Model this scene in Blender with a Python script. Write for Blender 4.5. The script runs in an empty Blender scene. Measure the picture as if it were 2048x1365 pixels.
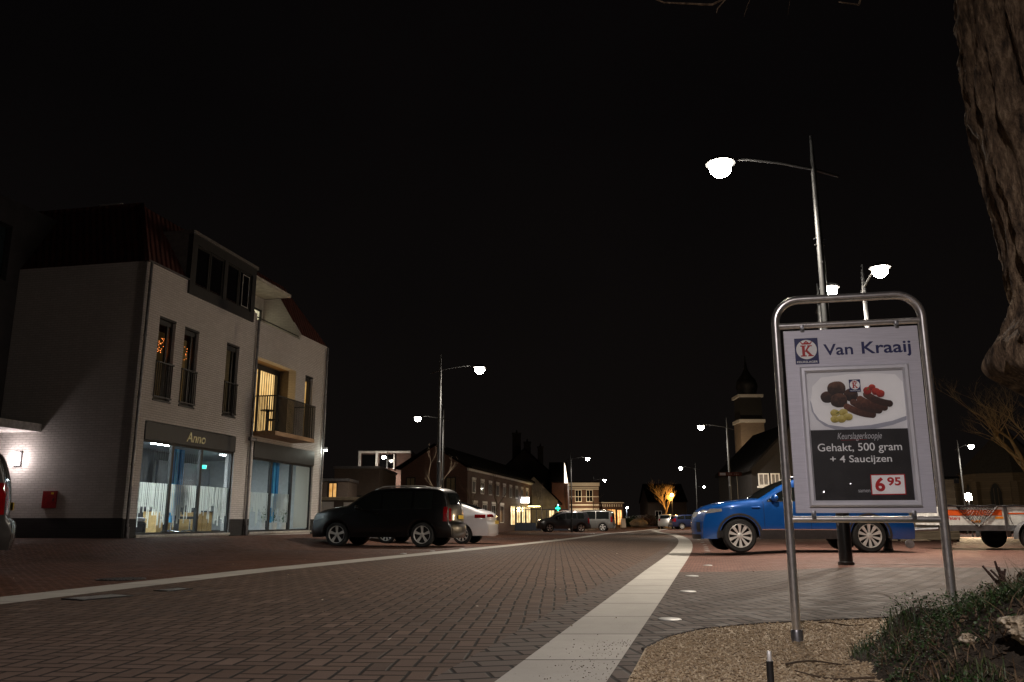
import bpy, bmesh, math, random
import numpy as np
from mathutils import Vector, Matrix, noise
random.seed(7); rng = np.random.default_rng(7)
R = math.radians
scene = bpy.context.scene
COL = scene.collection

# ------------------------------------------------------------------ camera
cam_d = bpy.data.cameras.new('camera'); cam = bpy.data.objects.new('camera', cam_d); COL.objects.link(cam)
cam.location = (0, 0, .70)
cam.rotation_euler = (R(90) + math.atan(357.5/1650.), 0, 0)
cam_d.sensor_width = 36; cam_d.lens = 1650./2048*36; cam_d.clip_start = .05; cam_d.clip_end = 2000
scene.camera = cam
# ------------------------------------------------------------------ night sky
w = bpy.data.worlds.new('World'); scene.world = w; w.use_nodes = True
wn = w.node_tree.nodes; wl = w.node_tree.links
bg = wn['Background']
tc = wn.new('ShaderNodeTexCoord'); nz = wn.new('ShaderNodeTexNoise'); nz.inputs['Scale'].default_value = 1.6; nz.inputs['Detail'].default_value = 4
cr = wn.new('ShaderNodeValToRGB')
gs = wn.new('ShaderNodeSeparateXYZ'); wl.new(tc.outputs['Generated'], gs.inputs[0]); gm0 = wn.new('ShaderNodeMapRange'); wl.new(gs.outputs[2], gm0.inputs[0])
gm0.inputs[1].default_value = 0.; gm0.inputs[2].default_value = .45; gm0.inputs[3].default_value = 1.; gm0.inputs[4].default_value = 0.   # faint town glow low over the roofs
gmx = wn.new('ShaderNodeMix'); gmx.data_type = 'RGBA'; gmx.blend_type = 'ADD'; gmx.inputs[7].default_value = (.0030, .0024, .0020, 1)
cr.color_ramp.elements[0].position = .35; cr.color_ramp.elements[0].color = (.0012, .0010, .0011, 1)
cr.color_ramp.elements[1].position = .75; cr.color_ramp.elements[1].color = (.0024, .0019, .0019, 1)
wl.new(tc.outputs['Generated'], nz.inputs['Vector']); wl.new(nz.outputs['Fac'], cr.inputs['Fac']); wl.new(gm0.outputs[0], gmx.inputs[0]); wl.new(cr.outputs['Color'], gmx.inputs[6]); wl.new(gmx.outputs[2], bg.inputs['Color'])
bg.inputs['Strength'].default_value = 1.0
# ------------------------------------------------------------------ exposure
scene.view_settings.view_transform = 'Standard'; scene.view_settings.look = 'None'
scene.view_settings.exposure = 0.0; scene.view_settings.gamma = 1.0
scene.render.engine = 'CYCLES'
scene.cycles.use_denoising = True
scene.cycles.max_bounces = 6; scene.cycles.transparent_max_bounces = 12
scene.cycles.sample_clamp_indirect = 4.0
LAMP_W = 1850.0          # watts of one street lamp
LAMP_C = (1.0, .87, .73)

# ------------------------------------------------------------------ materials
class NT:
    def __init__(s, name):
        s.mat = bpy.data.materials.new(name); s.mat.use_nodes = True
        s.t = s.mat.node_tree; s.n = s.t.nodes; s.l = s.t.links
        s.bsdf = s.n['Principled BSDF']
    def new(s, t, **kw):
        n = s.n.new(t)
        for k, v in kw.items(): setattr(n, k, v)
        return n
    def link(s, a, b): s.l.new(a, b)
    def m(s, op, a, b=None, c=None):
        n = s.n.new('ShaderNodeMath'); n.operation = op
        for i, v in enumerate((a, b, c)):
            if v is None: continue
            if isinstance(v, (int, float)): n.inputs[i].default_value = v
            else: s.l.new(v, n.inputs[i])
        return n.outputs[0]
    def mix(s, f, a, b):
        n = s.n.new('ShaderNodeMix'); n.data_type = 'RGBA'
        for i, v in ((0, f), (6, a), (7, b)):
            if isinstance(v, (int, float)): n.inputs[i].default_value = v
            elif isinstance(v, tuple): n.inputs[i].default_value = (*v[:3], 1)
            else: s.l.new(v, n.inputs[i])
        return n.outputs[2]
    def ramp(s, f, stops):
        n = s.n.new('ShaderNodeValToRGB'); e = n.color_ramp.elements
        while len(e) < len(stops): e.new(.5)
        for el, (p, c) in zip(e, stops): el.position = p; el.color = (*c, 1)
        s.l.new(f, n.inputs[0]); return n.outputs[0]
    def noise(s, vec, scale, detail=3, rough=.55):
        n = s.n.new('ShaderNodeTexNoise'); n.inputs['Scale'].default_value = scale
        n.inputs['Detail'].default_value = detail; n.inputs['Roughness'].default_value = rough
        if vec is not None: s.l.new(vec, n.inputs['Vector'])
        return n.outputs['Fac']
    def co(s, kind='Object'):
        return s.n.new('ShaderNodeTexCoord').outputs[kind]
    def bump(s, h, strength=.4, dist=.01):
        n = s.n.new('ShaderNodeBump'); n.inputs['Strength'].default_value = strength; n.inputs['Distance'].default_value = dist
        s.l.new(h, n.inputs['Height']); s.l.new(n.outputs[0], s.bsdf.inputs['Normal'])
    def set(s, **kw):
        for k, v in kw.items():
            k = k.replace('_', ' ')
            if isinstance(v, tuple): s.bsdf.inputs[k].default_value = (*v, 1)
            elif isinstance(v, (int, float)): s.bsdf.inputs[k].default_value = v
            else: s.l.new(v, s.bsdf.inputs[k])

_mc = {}
def plain(name, col, rough=.6, metal=0., coat=0., var=.25, scale=9., bump=0., spec=None):
    """principled with a little procedural unevenness"""
    if name in _mc: return _mc[name]
    t = NT(name); c = t.co()
    f = t.noise(c, scale, 4)
    lo = tuple(max(0, v*(1-var)) for v in col); hi = tuple(min(1, v*(1+var)) for v in col)
    t.set(Base_Color=t.ramp(f, [(.3, lo), (.7, hi)]), Metallic=metal, Coat_Weight=coat)
    r = t.m('ADD', rough-.06, t.m('MULTIPLY', t.noise(c, scale*2.3, 3), .12)); t.set(Roughness=r)
    if spec is not None: t.set(Specular_IOR_Level=spec)
    if bump: t.bump(t.noise(c, scale*6, 4), bump, .01)
    _mc[name] = t.mat; return t.mat
def emit(name, col, strength, base=(.8, .8, .8)):
    if name in _mc: return _mc[name]
    t = NT(name); t.set(Base_Color=base, Emission_Color=col, Emission_Strength=strength, Roughness=.4)
    _mc[name] = t.mat; return t.mat
def lit_window(name, a, b, strength, scale=3.):
    """room seen through a lit pane: uneven warm light"""
    if name in _mc: return _mc[name]
    t = NT(name); c = t.co()
    f = t.noise(c, scale, 3)
    t.set(Base_Color=(.02, .02, .02), Emission_Color=t.ramp(f, [(.36, b), (.62, a)]), Emission_Strength=strength, Roughness=.15)
    _mc[name] = t.mat; return t.mat
def glass(name, tint=(1, 1, 1), refl=1.0):
    if name in _mc: return _mc[name]
    t = NT(name); t.n.remove(t.bsdf); out = t.n['Material Output']
    tr = t.new('ShaderNodeBsdfTransparent'); tr.inputs[0].default_value = (*tint, 1)
    gl = t.new('ShaderNodeBsdfGlossy'); gl.inputs['Roughness'].default_value = .03
    ge = t.new('ShaderNodeNewGeometry'); dt = t.new('ShaderNodeVectorMath', operation='DOT_PRODUCT'); t.link(ge.outputs['Normal'], dt.inputs[0]); t.link(ge.outputs['Incoming'], dt.inputs[1])
    fr = t.m('MULTIPLY_ADD', t.m('POWER', t.m('SUBTRACT', 1., t.m('ABSOLUTE', dt.outputs['Value'])), 5.), .92, .06)
    mx = t.new('ShaderNodeMixShader'); t.link(t.m('MULTIPLY', fr, refl), mx.inputs[0])
    t.link(tr.outputs[0], mx.inputs[1]); t.link(gl.outputs[0], mx.inputs[2]); t.link(mx.outputs[0], out.inputs[0])
    _mc[name] = t.mat; return t.mat
def paving(name, cols, joint, wdt, rot=0., rough=.8, dirt=.35, bump=.8, run=False, jw=.11):
    """herringbone (or running bond) clay pavers, all from object coordinates"""
    t = NT(name); c = t.co()
    mp = t.new('ShaderNodeMapping'); mp.inputs['Rotation'].default_value = (0, 0, rot); t.link(c, mp.inputs[0])
    # slightly wavy rows, as hand laid
    wv = t.new('ShaderNodeTexNoise'); wv.inputs['Scale'].default_value = .9; t.link(mp.outputs[0], wv.inputs['Vector'])
    va = t.new('ShaderNodeVectorMath', operation='MULTIPLY_ADD'); t.link(wv.outputs['Color'], va.inputs[0]); va.inputs[1].default_value = (.05, .05, 0); t.link(mp.outputs[0], va.inputs[2])
    sx = t.new('ShaderNodeSeparateXYZ'); t.link(va.outputs[0], sx.inputs[0])
    x = t.m('DIVIDE', sx.outputs[0], wdt); y = t.m('DIVIDE', sx.outputs[1], wdt)
    if run:
        j = t.m('FLOOR', y); x2 = t.m('ADD', t.m('DIVIDE', x, 2.), t.m('MULTIPLY', t.m('MODULO', t.m('ABSOLUTE', j), 2.), .5))
        i = t.m('FLOOR', x2); fx = t.m('MULTIPLY', t.m('SUBTRACT', x2, i), 2.); fy = t.m('SUBTRACT', y, j)
        dx = t.m('MINIMUM', fx, t.m('SUBTRACT', 2., fx)); dy = t.m('MINIMUM', fy, t.m('SUBTRACT', 1., fy)); ix, iy = i, j
    else:
        i = t.m('FLOOR', x); j = t.m('FLOOR', y); fx = t.m('SUBTRACT', x, i); fy = t.m('SUBTRACT', y, j)
        k = t.m('FLOORED_MODULO', t.m('SUBTRACT', i, j), 4.)
        eq = lambda v: t.m('COMPARE', k, v, .1)
        gx, gy = t.m('SUBTRACT', 1., fx), t.m('SUBTRACT', 1., fy)
        e0, e1, e2, e3 = eq(0.), eq(1.), eq(2.), eq(3.)
        big = lambda e: t.m('MULTIPLY', e, 9.)
        # the closed edges of each cell; an open edge is pushed far away
        dl = t.m('ADD', fx, big(e1)); dr = t.m('ADD', gx, big(e0)); db = t.m('ADD', fy, big(e2)); dt = t.m('ADD', gy, big(e3))
        dx = t.m('MINIMUM', dl, dr); dy = t.m('MINIMUM', db, dt)
        ix = t.m('SUBTRACT', i, e1); iy = t.m('ADD', j, e3)
    d = t.m('MINIMUM', dx, dy)
    mask = t.new('ShaderNodeMapRange'); mask.interpolation_type = 'SMOOTHSTEP'
    t.link(d, mask.inputs[0]); mask.inputs[1].default_value = .025; mask.inputs[2].default_value = jw
    cx = t.new('ShaderNodeCombineXYZ'); t.link(ix, cx.inputs[0]); t.link(iy, cx.inputs[1])
    wn_ = t.new('ShaderNodeTexWhiteNoise', noise_dimensions='2D'); t.link(cx.outputs[0], wn_.inputs[0])
    n = len(cols); bc = t.ramp(wn_.outputs[0], [(q/(n-1), cc) for q, cc in enumerate(cols)])
    grain = t.noise(c, 90., 4); bc = t.mix(t.m('MULTIPLY', grain, .45), bc, tuple(v*.45 for v in cols[0]))
    big_n = t.noise(c, .55, 4); st = t.new('ShaderNodeMapRange'); t.link(big_n, st.inputs[0]); st.inputs[1].default_value = .42; st.inputs[2].default_value = .68; st.inputs[4].default_value = dirt
    bc = t.mix(st.outputs[0], bc, tuple(v*.5 for v in cols[-1]))
    t.set(Base_Color=t.mix(mask.outputs[0], joint, bc))
    t.set(Roughness=t.m('ADD', rough-.12, t.m('MULTIPLY', wn_.outputs[0], .2)), Specular_IOR_Level=.18)
    h = t.m('ADD', t.m('ADD', t.m('MULTIPLY', mask.outputs[0], .8), t.m('MULTIPLY', wn_.outputs[0], .25)), t.m('MULTIPLY', grain, .2))
    t.bump(h, bump, .008)
    return t.mat
def brickwall(name, c1, c2, mortar, scale_w=.22, row=.066, bump=.6, rough=.7, uv=None, msize=.008):
    """bricks on upright walls of any facing: u = x + y of the object, v = z"""
    if name in _mc: return _mc[name]
    t = NT(name); c = t.co(); sx = t.new('ShaderNodeSeparateXYZ'); t.link(c, sx.inputs[0])
    u = t.m('ADD', sx.outputs[0], sx.outputs[1]); cb = t.new('ShaderNodeCombineXYZ'); t.link(u, cb.inputs[0]); t.link(sx.outputs[2], cb.inputs[1])
    b = t.new('ShaderNodeTexBrick'); t.link(cb.outputs[0], b.inputs['Vector'])
    b.inputs['Scale'].default_value = 1.; b.inputs['Brick Width'].default_value = scale_w; b.inputs['Row Height'].default_value = row
    b.inputs['Mortar Size'].default_value = msize; b.inputs['Mortar Smooth'].default_value = .4; b.inputs['Bias'].default_value = 0
    for k, v in (('Color1', c1), ('Color2', c2), ('Mortar', mortar)): b.inputs[k].default_value = (*v, 1)
    ms = t.new('ShaderNodeMapping'); ms.inputs['Scale'].default_value = (5, 5, .35); t.link(c, ms.inputs[0])
    n1 = t.m('MULTIPLY', t.m('ADD', t.noise(c, 1.1, 4), t.noise(ms.outputs[0], 1., 4)), .62); stain = t.mix(t.m('MULTIPLY', n1, .42), b.outputs['Color'], tuple(v*.55 for v in c1))
    t.set(Base_Color=stain, Roughness=rough)
    h = t.m('ADD', t.m('MULTIPLY', b.outputs['Fac'], -1.), t.m('MULTIPLY', t.noise(c, 30., 4), .5)); t.bump(h, bump, .012)
    _mc[name] = t.mat; return t.mat
def brushed(name):
    t = NT(name); c = t.co(); mp = t.new('ShaderNodeMapping'); mp.inputs['Scale'].default_value = (3, 3, 260); t.link(c, mp.inputs[0])
    f = t.noise(mp.outputs[0], 3., 4, .6); t.set(Base_Color=t.ramp(f, [(.3, (.44, .43, .49)), (.7, (.64, .63, .70))]), Metallic=.35, Roughness=t.m('ADD', .38, t.m('MULTIPLY', f, .2)))
    t.bump(f, .12, .002); return t.mat
def car_paint(name, col, metal=.0, rough=.35, coat=1.0):
    if name in _mc: return _mc[name]
    t = NT(name); c = t.co(); f = t.noise(c, 5., 4); d = t.noise(c, 60., 4)
    t.set(Base_Color=t.mix(t.m('MULTIPLY', f, .25), col, tuple(v*.7 for v in col)), Metallic=metal, Roughness=t.m('ADD', rough-.05, t.m('MULTIPLY', d, .1)), Coat_Weight=coat, Coat_Roughness=.06)
    _mc[name] = t.mat; return t.mat

M = {}
M['black'] = plain('black_plastic', (.012, .012, .013), .45)
M['rubber'] = plain('tyre_rubber', (.014, .014, .014), .8, bump=.2)
M['cladding'] = plain('grey_cladding', (.03, .03, .032), .55, bump=.15, scale=20)
M['alloy'] = plain('alloy', (.66, .65, .63), .35, metal=.3, var=.08)
M['chrome'] = plain('chrome', (.75, .75, .76), .14, metal=1., var=.08)
M['steel'] = plain('stainless_tube', (.74, .72, .71), .30, metal=.9, var=.12, scale=30)
M['pole'] = plain('lamp_pole_grey', (.045, .048, .05), .5, metal=.2, scale=14)
M['pole_base'] = plain('black_coating', (.010, .010, .011), .35, coat=.5)
M['carglass'] = plain('car_glass', (.010, .012, .012), .06, var=.1, coat=1.)
M['redlight'] = plain('red_lens', (.22, .004, .006), .12, coat=1., var=.15)
M['clearlight'] = plain('clear_lens', (.45, .46, .48), .12, metal=.5, coat=1.)
M['amber'] = plain('amber_reflector', (.75, .25, .02), .25, coat=1.)
M['plate'] = plain('yellow_plate', (.75, .52, .03), .4, var=.1)
M['concrete'] = None
M['anthracite'] = plain('anthracite_metal', (.012, .0125, .013), .5, scale=4)
M['whitewood'] = plain('white_paint', (.72, .71, .68), .5, var=.08)
M['clear'] = glass('window_glass', (.92, .95, .95))
M['darkglass'] = plain('dark_window', (.006, .006, .007), .05, var=.1)
M['zinc'] = plain('zinc_pipe', (.22, .22, .23), .38, metal=.8)
M['lens'] = emit('lamp_lens', (1.0, .87, .73), 190.)

# ------------------------------------------------------------------ mesh helpers
class MB:
    def __init__(s): s.v = []; s.f = []; s.T = None
    def add(s, vs, fs):
        o = len(s.v)
        s.v += [tuple(s.T @ Vector(p)) for p in vs] if s.T is not None else [tuple(p) for p in vs]
        s.f += [tuple(i+o for i in f) for f in fs]; return s
    def box(s, x0, x1, y0, y1, z0, z1):
        v = [(x, y, z) for z in (z0, z1) for y in (y0, y1) for x in (x0, x1)]
        return s.add(v, [(0, 2, 3, 1), (4, 5, 7, 6), (0, 1, 5, 4), (2, 6, 7, 3), (0, 4, 6, 2), (1, 3, 7, 5)])
    def rbox(s, x0, x1, y0, y1, z0, z1, b=.01):
        bm = bmesh.new(); bmesh.ops.create_cube(bm, size=1)
        for v in bm.verts: v.co = Vector((x0+(v.co.x+.5)*(x1-x0), y0+(v.co.y+.5)*(y1-y0), z0+(v.co.z+.5)*(z1-z0)))
        bmesh.ops.bevel(bm, geom=bm.edges[:], offset=b, segments=2, affect='EDGES', profile=.5)
        bm.verts.index_update(); s.add([v.co[:] for v in bm.verts], [[v.index for v in f.verts] for f in bm.faces]); bm.free(); return s
    def grid(s, P, closeu=False, closev=False):
        nu, nv = len(P), len(P[0]); vs = [p for r in P for p in r]; fs = []
        for i in range(nu if closeu else nu-1):
            for j in range(nv if closev else nv-1):
                a, b = i, (i+1) % nu; c, d = j, (j+1) % nv
                fs.append((a*nv+c, b*nv+c, b*nv+d, a*nv+d))
        return s.add(vs, fs)
    def tube(s, pts, r, seg=8, cap=True):
        pts = [Vector(p) for p in pts]; n = len(pts); rr = r if isinstance(r, (list, tuple)) else [r]*n
        rows = []; up = None
        for i, p in enumerate(pts):
            t = (pts[min(i+1, n-1)] - pts[max(i-1, 0)]).normalized()
            if up is None or abs(up.dot(t)) > .98: up = Vector((0, 0, 1)) if abs(t.z) < .9 else Vector((0, 1, 0))
            a = t.cross(up).normalized(); b = a.cross(t).normalized(); up = b
            rows.append([p + (a*math.cos(q) + b*math.sin(q))*rr[i] for q in [2*math.pi*k/seg for k in range(seg)]])
        o = len(s.v); s.grid(rows, closev=True)
        if cap: s.f.append(tuple(o+k for k in range(seg))); s.f.append(tuple(o+(n-1)*seg+k for k in reversed(range(seg))))
        return s
    def lathe(s, prof, c=(0, 0, 0), axis='z', seg=24, cap=True):
        rows = []
        for r, h in prof:
            row = []
            for k in range(seg):
                a = 2*math.pi*k/seg; x, y = r*math.cos(a), r*math.sin(a)
                p = (x, y, h) if axis == 'z' else ((x, h, y) if axis == 'y' else (h, x, y))
                row.append((p[0]+c[0], p[1]+c[1], p[2]+c[2]))
            rows.append(row)
        o = len(s.v); s.grid(rows, closev=True)
        if cap: s.f.append(tuple(o+k for k in range(seg))); s.f.append(tuple(o+(len(prof)-1)*seg+k for k in reversed(range(seg))))
        return s
    def prism(s, poly, a, b, plane='xz'):
        """polygon in a plane, extruded from a to b on the third axis"""
        def mk(p, h): return {'xz': (p[0], h, p[1]), 'xy': (p[0], p[1], h), 'yz': (h, p[0], p[1])}[plane]
        n = len(poly); vs = [mk(p, a) for p in poly] + [mk(p, b) for p in poly]
        return s.add(vs, [tuple(range(n)), tuple(reversed(range(n, 2*n)))] + [(i, (i+1) % n, n+(i+1) % n, n+i) for i in range(n)])
    def blob(s, c, r, seg=12, jit=0.):
        rows = []
        for i in range(seg//2+1):
            th = math.pi*i/(seg//2); row = []
            for k in range(seg):
                ph = 2*math.pi*k/seg; d = Vector((math.sin(th)*math.cos(ph), math.sin(th)*math.sin(ph), math.cos(th)))
                q = 1 + jit*noise.noise(d*1.7 + Vector(c))
                row.append((c[0]+d.x*r[0]*q, c[1]+d.y*r[1]*q, c[2]+d.z*r[2]*q))
            rows.append(row)
        return s.grid(rows, closev=True)
    def build(s, name, mat, parent=None, smooth=False, auto=None, wobble=True):
        me = bpy.data.meshes.new(name); me.from_pydata(s.v, [], s.f); me.update()
        bm = bmesh.new(); bm.from_mesh(me); bmesh.ops.remove_doubles(bm, verts=bm.verts, dist=1e-5); bmesh.ops.recalc_face_normals(bm, faces=bm.faces)
        bm.to_mesh(me); bm.free()
        me.materials.append(mat)
        if smooth: me.polygons.foreach_set('use_smooth', [True]*len(me.polygons))
        if auto: me.set_sharp_from_angle(angle=R(auto))
        o = bpy.data.objects.new(name, me); COL.objects.link(o)
        if parent is not None: o.parent = parent
        return o
def raw(name, verts, faces, mat, parent=None, smooth=False):
    me = bpy.data.meshes.new(name); me.from_pydata(verts, [], faces); me.update(); me.materials.append(mat)
    if smooth: me.polygons.foreach_set('use_smooth', [True]*len(me.polygons))
    o = bpy.data.objects.new(name, me); COL.objects.link(o)
    if parent is not None: o.parent = parent
    return o
def tag(o, label=None, cat=None, group=None, kind=None):
    if label: o['label'] = label
    if cat: o['category'] = cat
    if group: o['group'] = group
    if kind: o['kind'] = kind
    return o
def thing(name, label, cat, loc=(0, 0, 0), rz=0., group=None):
    o = bpy.data.objects.new(name, None); COL.objects.link(o); o.empty_display_size = .2
    o.location = loc; o.rotation_euler = (0, 0, rz); return tag(o, label, cat, group)
def copy_tree(o, parent=None):
    c = o.copy(); COL.objects.link(c)
    if parent is not None: c.parent = parent
    for ch in list(o.children): copy_tree(ch, c)
    return c
def light(name, kind, loc, power, col, parent=None, radius=.1, **kw):
    d = bpy.data.lights.new(name, kind); d.energy = power; d.color = col
    if kind in ('POINT', 'SPOT'): d.shadow_soft_size = radius
    for k, v in kw.items(): setattr(d, k, v)
    o = bpy.data.objects.new(name, d); COL.objects.link(o); o.location = loc
    if parent is not None: o.parent = parent
    return o
def lettering(name, s, x0, x1, z0, z1, y, mat, parent, bold=.0, shear=0., depth=.002, plane='xz'):
    """text filled into a rectangle of the parent's x-z (or y-z) plane"""
    cu = bpy.data.curves.new(name, 'FONT'); cu.body = s; cu.offset = bold; cu.shear = shear; cu.resolution_u = 4; cu.extrude = .004
    ob = bpy.data.objects.new('tmp', cu); COL.objects.link(ob)
    dg = bpy.context.evaluated_depsgraph_get(); me = bpy.data.meshes.new_from_object(ob.evaluated_get(dg)); bpy.data.objects.remove(ob)
    co = np.empty(len(me.vertices)*3); me.vertices.foreach_get('co', co); co = co.reshape(-1, 3)
    mn, mx = co.min(0), co.max(0); u = (co[:, 0]-mn[0])/(mx[0]-mn[0]); v = (co[:, 1]-mn[1])/(mx[1]-mn[1]); d = (co[:, 2]-mn[2])/max(1e-9, mx[2]-mn[2])
    if plane == 'xz': out = np.stack([x0+u*(x1-x0), y-d*depth, z0+v*(z1-z0)], 1)
    else: out = np.stack([y+d*depth, x0+u*(x1-x0), z0+v*(z1-z0)], 1)
    me.vertices.foreach_set('co', out.ravel()); me.update(); me.name = name; me.materials.clear(); me.materials.append(mat)
    o = bpy.data.objects.new(name, me); COL.objects.link(o); o.parent = parent; return o

# ------------------------------------------------------------------ terrain
PY = [-60, 0, 12, 25, 70, 85, 110, 900]; PZ = [0, 0, 0, -.08, -.33, -.30, -.12, -.12]
LI = np.array([(-4.42, 7.44), (-4.10, 8.55), (-3.25, 11.14), (-2.72, 14.92), (-1.75, 19.38), (.62, 28.32), (4.2, 45.65), (7.59, 63.97)])
RI = np.array([(-.07, 3.87), (.25, 5.25), (1., 8.49), (2.31, 13.8), (4.72, 24.59), (6.55, 33.39), (9.42, 49.72), (13.0, 79.59)])
def curve(pts):
    p = np.polyfit(pts[:, 1], pts[:, 0], 4); y0, y1 = pts[0, 1], pts[-1, 1]; d = np.polyder(p)
    def f(y):
        if y < y0: return float(np.polyval(p, y0) + (y-y0)*np.polyval(d, y0+.5))
        if y > y1: return float(np.polyval(p, y1) + (y-y1)*.3)
        return float(np.polyval(p, y))
    return f
xL, xR = curve(LI), curve(RI)
def sst(a, b, t): t = min(1., max(0., (t-a)/(b-a))); return t*t*(3-2*t)
def zt(x, y):
    z = float(np.interp(y, PY, PZ)); l = xL(y)-x
    if l > 0 and 8 < y < 90: z += .29*sst(4.6, 7.2, l)*sst(8, 14, y)*(1-sst(40, 60, y))
    r = x-xR(y)
    if r > 0 and y < 60: z += .07*sst(1., 3., r)*sst(8, 13, y)*(1-sst(35, 50, y))
    return z
M['road'] = paving('road_pavers', [(.076, .050, .038), (.128, .084, .062), (.098, .066, .051), (.17, .118, .092)], (.008, .006, .005), .112, R(3), dirt=.7, jw=.125)
M['grey_pavers'] = paving('grey_brown_pavers', [(.070, .050, .041), (.110, .080, .066), (.088, .066, .056), (.13, .102, .088)], (.008, .006, .005), .11, R(-9), dirt=.6, jw=.17)
M['red_pavers'] = paving('red_pavers', [(.15, .072, .054), (.20, .10, .076), (.125, .062, .048), (.17, .09, .07)], (.025, .016, .013), .075, R(-5), run=True, dirt=.6, jw=.16)
M['orange_pavers'] = paving('orange_red_pavers', [(.12, .052, .031), (.16, .070, .043), (.10, .046, .030)], (.012, .008, .006), .075, R(38), dirt=.6, jw=.16)
def slab_mat():
    t = NT('kerb_concrete'); c = t.co('UV'); sx = t.new('ShaderNodeSeparateXYZ'); t.link(c, sx.inputs[0])
    v = sx.outputs[1]; fr = t.m('FRACT', v); d = t.m('MINIMUM', fr, t.m('SUBTRACT', 1., fr))
    mask = t.new('ShaderNodeMapRange'); t.link(d, mask.inputs[0]); mask.inputs[1].default_value = .005; mask.inputs[2].default_value = .014
    wn_ = t.new('ShaderNodeTexWhiteNoise', noise_dimensions='1D'); t.link(t.m('FLOOR', v), wn_.inputs['W'])
    ob = t.co(); g = t.noise(ob, 120., 4); b = t.noise(ob, 2.2, 5, .65); sp = t.noise(ob, 45., 2)
    base = t.mix(wn_.outputs[0], (.44, .425, .39), (.56, .54, .50))
    base = t.mix(t.m('MULTIPLY', b, .8), base, (.20, .19, .165))
    spots = t.new('ShaderNodeMapRange'); t.link(sp, spots.inputs[0]); spots.inputs[1].default_value = .66; spots.inputs[2].default_value = .72
    base = t.mix(t.m('MULTIPLY', spots.outputs[0], .6), base, (.07, .055, .045))
    base = t.mix(t.m('MULTIPLY', g, .3), base, (.18, .17, .15))
    t.set(Base_Color=t.mix(mask.outputs[0], (.03, .027, .024), base), Roughness=.75)
    t.bump(t.m('ADD', mask.outputs[0], t.m('MULTIPLY', g, .15)), .5, .006); return t.mat
M['concrete'] = slab_mat()
ST = list(np.arange(-14, 14, .4)) + list(np.arange(14, 40, .8)) + list(np.arange(40, 130, 2.)) + [140, 160, 200, 260, 330]
BW = .52
def sheet(name, mat, colf, y0=-99, y1=999, skirt=False):
    ys = [y for y in ST if y0 <= y <= y1]
    if y0 > -99 and ys[0] > y0: ys = [y0]+ys
    if y1 < 999 and ys[-1] < y1: ys = ys+[y1]
    P = [[(x, y, zt(x, y)) for x in colf(y)] for y in ys]
    mb = MB().grid(P); o = mb.build(name, mat, smooth=True); tag(o, kind='structure'); return o
def strip_uv(o, f):
    me = o.data; uv = me.uv_layers.new(name='UVMap')
    # running length along the strip
    ys = sorted({round(v.co.y, 4) for v in me.vertices}); L = [0.]
    for a, b in zip(ys, ys[1:]): L.append(L[-1] + math.hypot(b-a, f(b)-f(a)))
    d = dict(zip(ys, L))
    for lp in me.loops:
        v = me.vertices[lp.vertex_index].co; uv.data[lp.index].uv = (v.x-f(v.y), d[round(v.y, 4)])
bl = lambda y: BW*1.05
sheet('road', M['road'], lambda y: np.linspace(xL(y), xR(y)-.30, 7))
sheet('gutter', paving('gutter_pavers', [(.10, .078, .066), (.13, .10, .085)], (.006, .005, .005), .15, R(-14), run=True), lambda y: [xR(y)-.30, xR(y)])
strip_uv(sheet('kerb_strip', M['concrete'], lambda y: [xR(y), xR(y)+BW*.95]), xR)
strip_uv(sheet('kerb_strip', M['concrete'], lambda y: [xL(y)-bl(y), xL(y)]), xL)
LOFF = [0, .6, 1.4, 2.4, 3.4, 4.4, 4.8, 5.2, 5.6, 6.0, 6.4, 6.8, 7.4, 8.5, 12, 20, 40, 90, 200]
sheet('forecourt', M['orange_pavers'], lambda y: [xL(y)-bl(y)-q for q in reversed(LOFF)])
ROFF = [0, .3, .8, 1.3, 1.8, 2.3, 2.8, 3.4, 5, 8, 14, 25, 60, 150, 300]
sheet('pavement', M['grey_pavers'], lambda y: [xR(y)+BW*.95+q for q in ROFF], y1=11.75)
sheet('parking_area', M['red_pavers'], lambda y: [xR(y)+BW*.95+q for q in ROFF], y0=11.75)
g = MB().add([(-900, -300, -.75), (900, -300, -.75), (900, 1500, -.75), (-900, 1500, -.75)], [(0, 1, 2, 3)]).build('ground', plain('dark_earth', (.03, .027, .022), .9)); tag(g, kind='structure')
# pedestrian crossing dashes painted on the road
wp = plain('road_paint', (.62, .60, .52), .7, var=.2, scale=25)
for x in (7.95, 8.98, 10.0, 11.0):
    mb = MB(); mb.grid([[(x+u*.52, 58.2+v*1.1, zt(x, 58.2+v*1.1)+.006) for v in (0, .5, 1)] for u in (0, .5, 1)])
    tag(mb.build('crossing_mark', wp), kind='structure')

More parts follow.
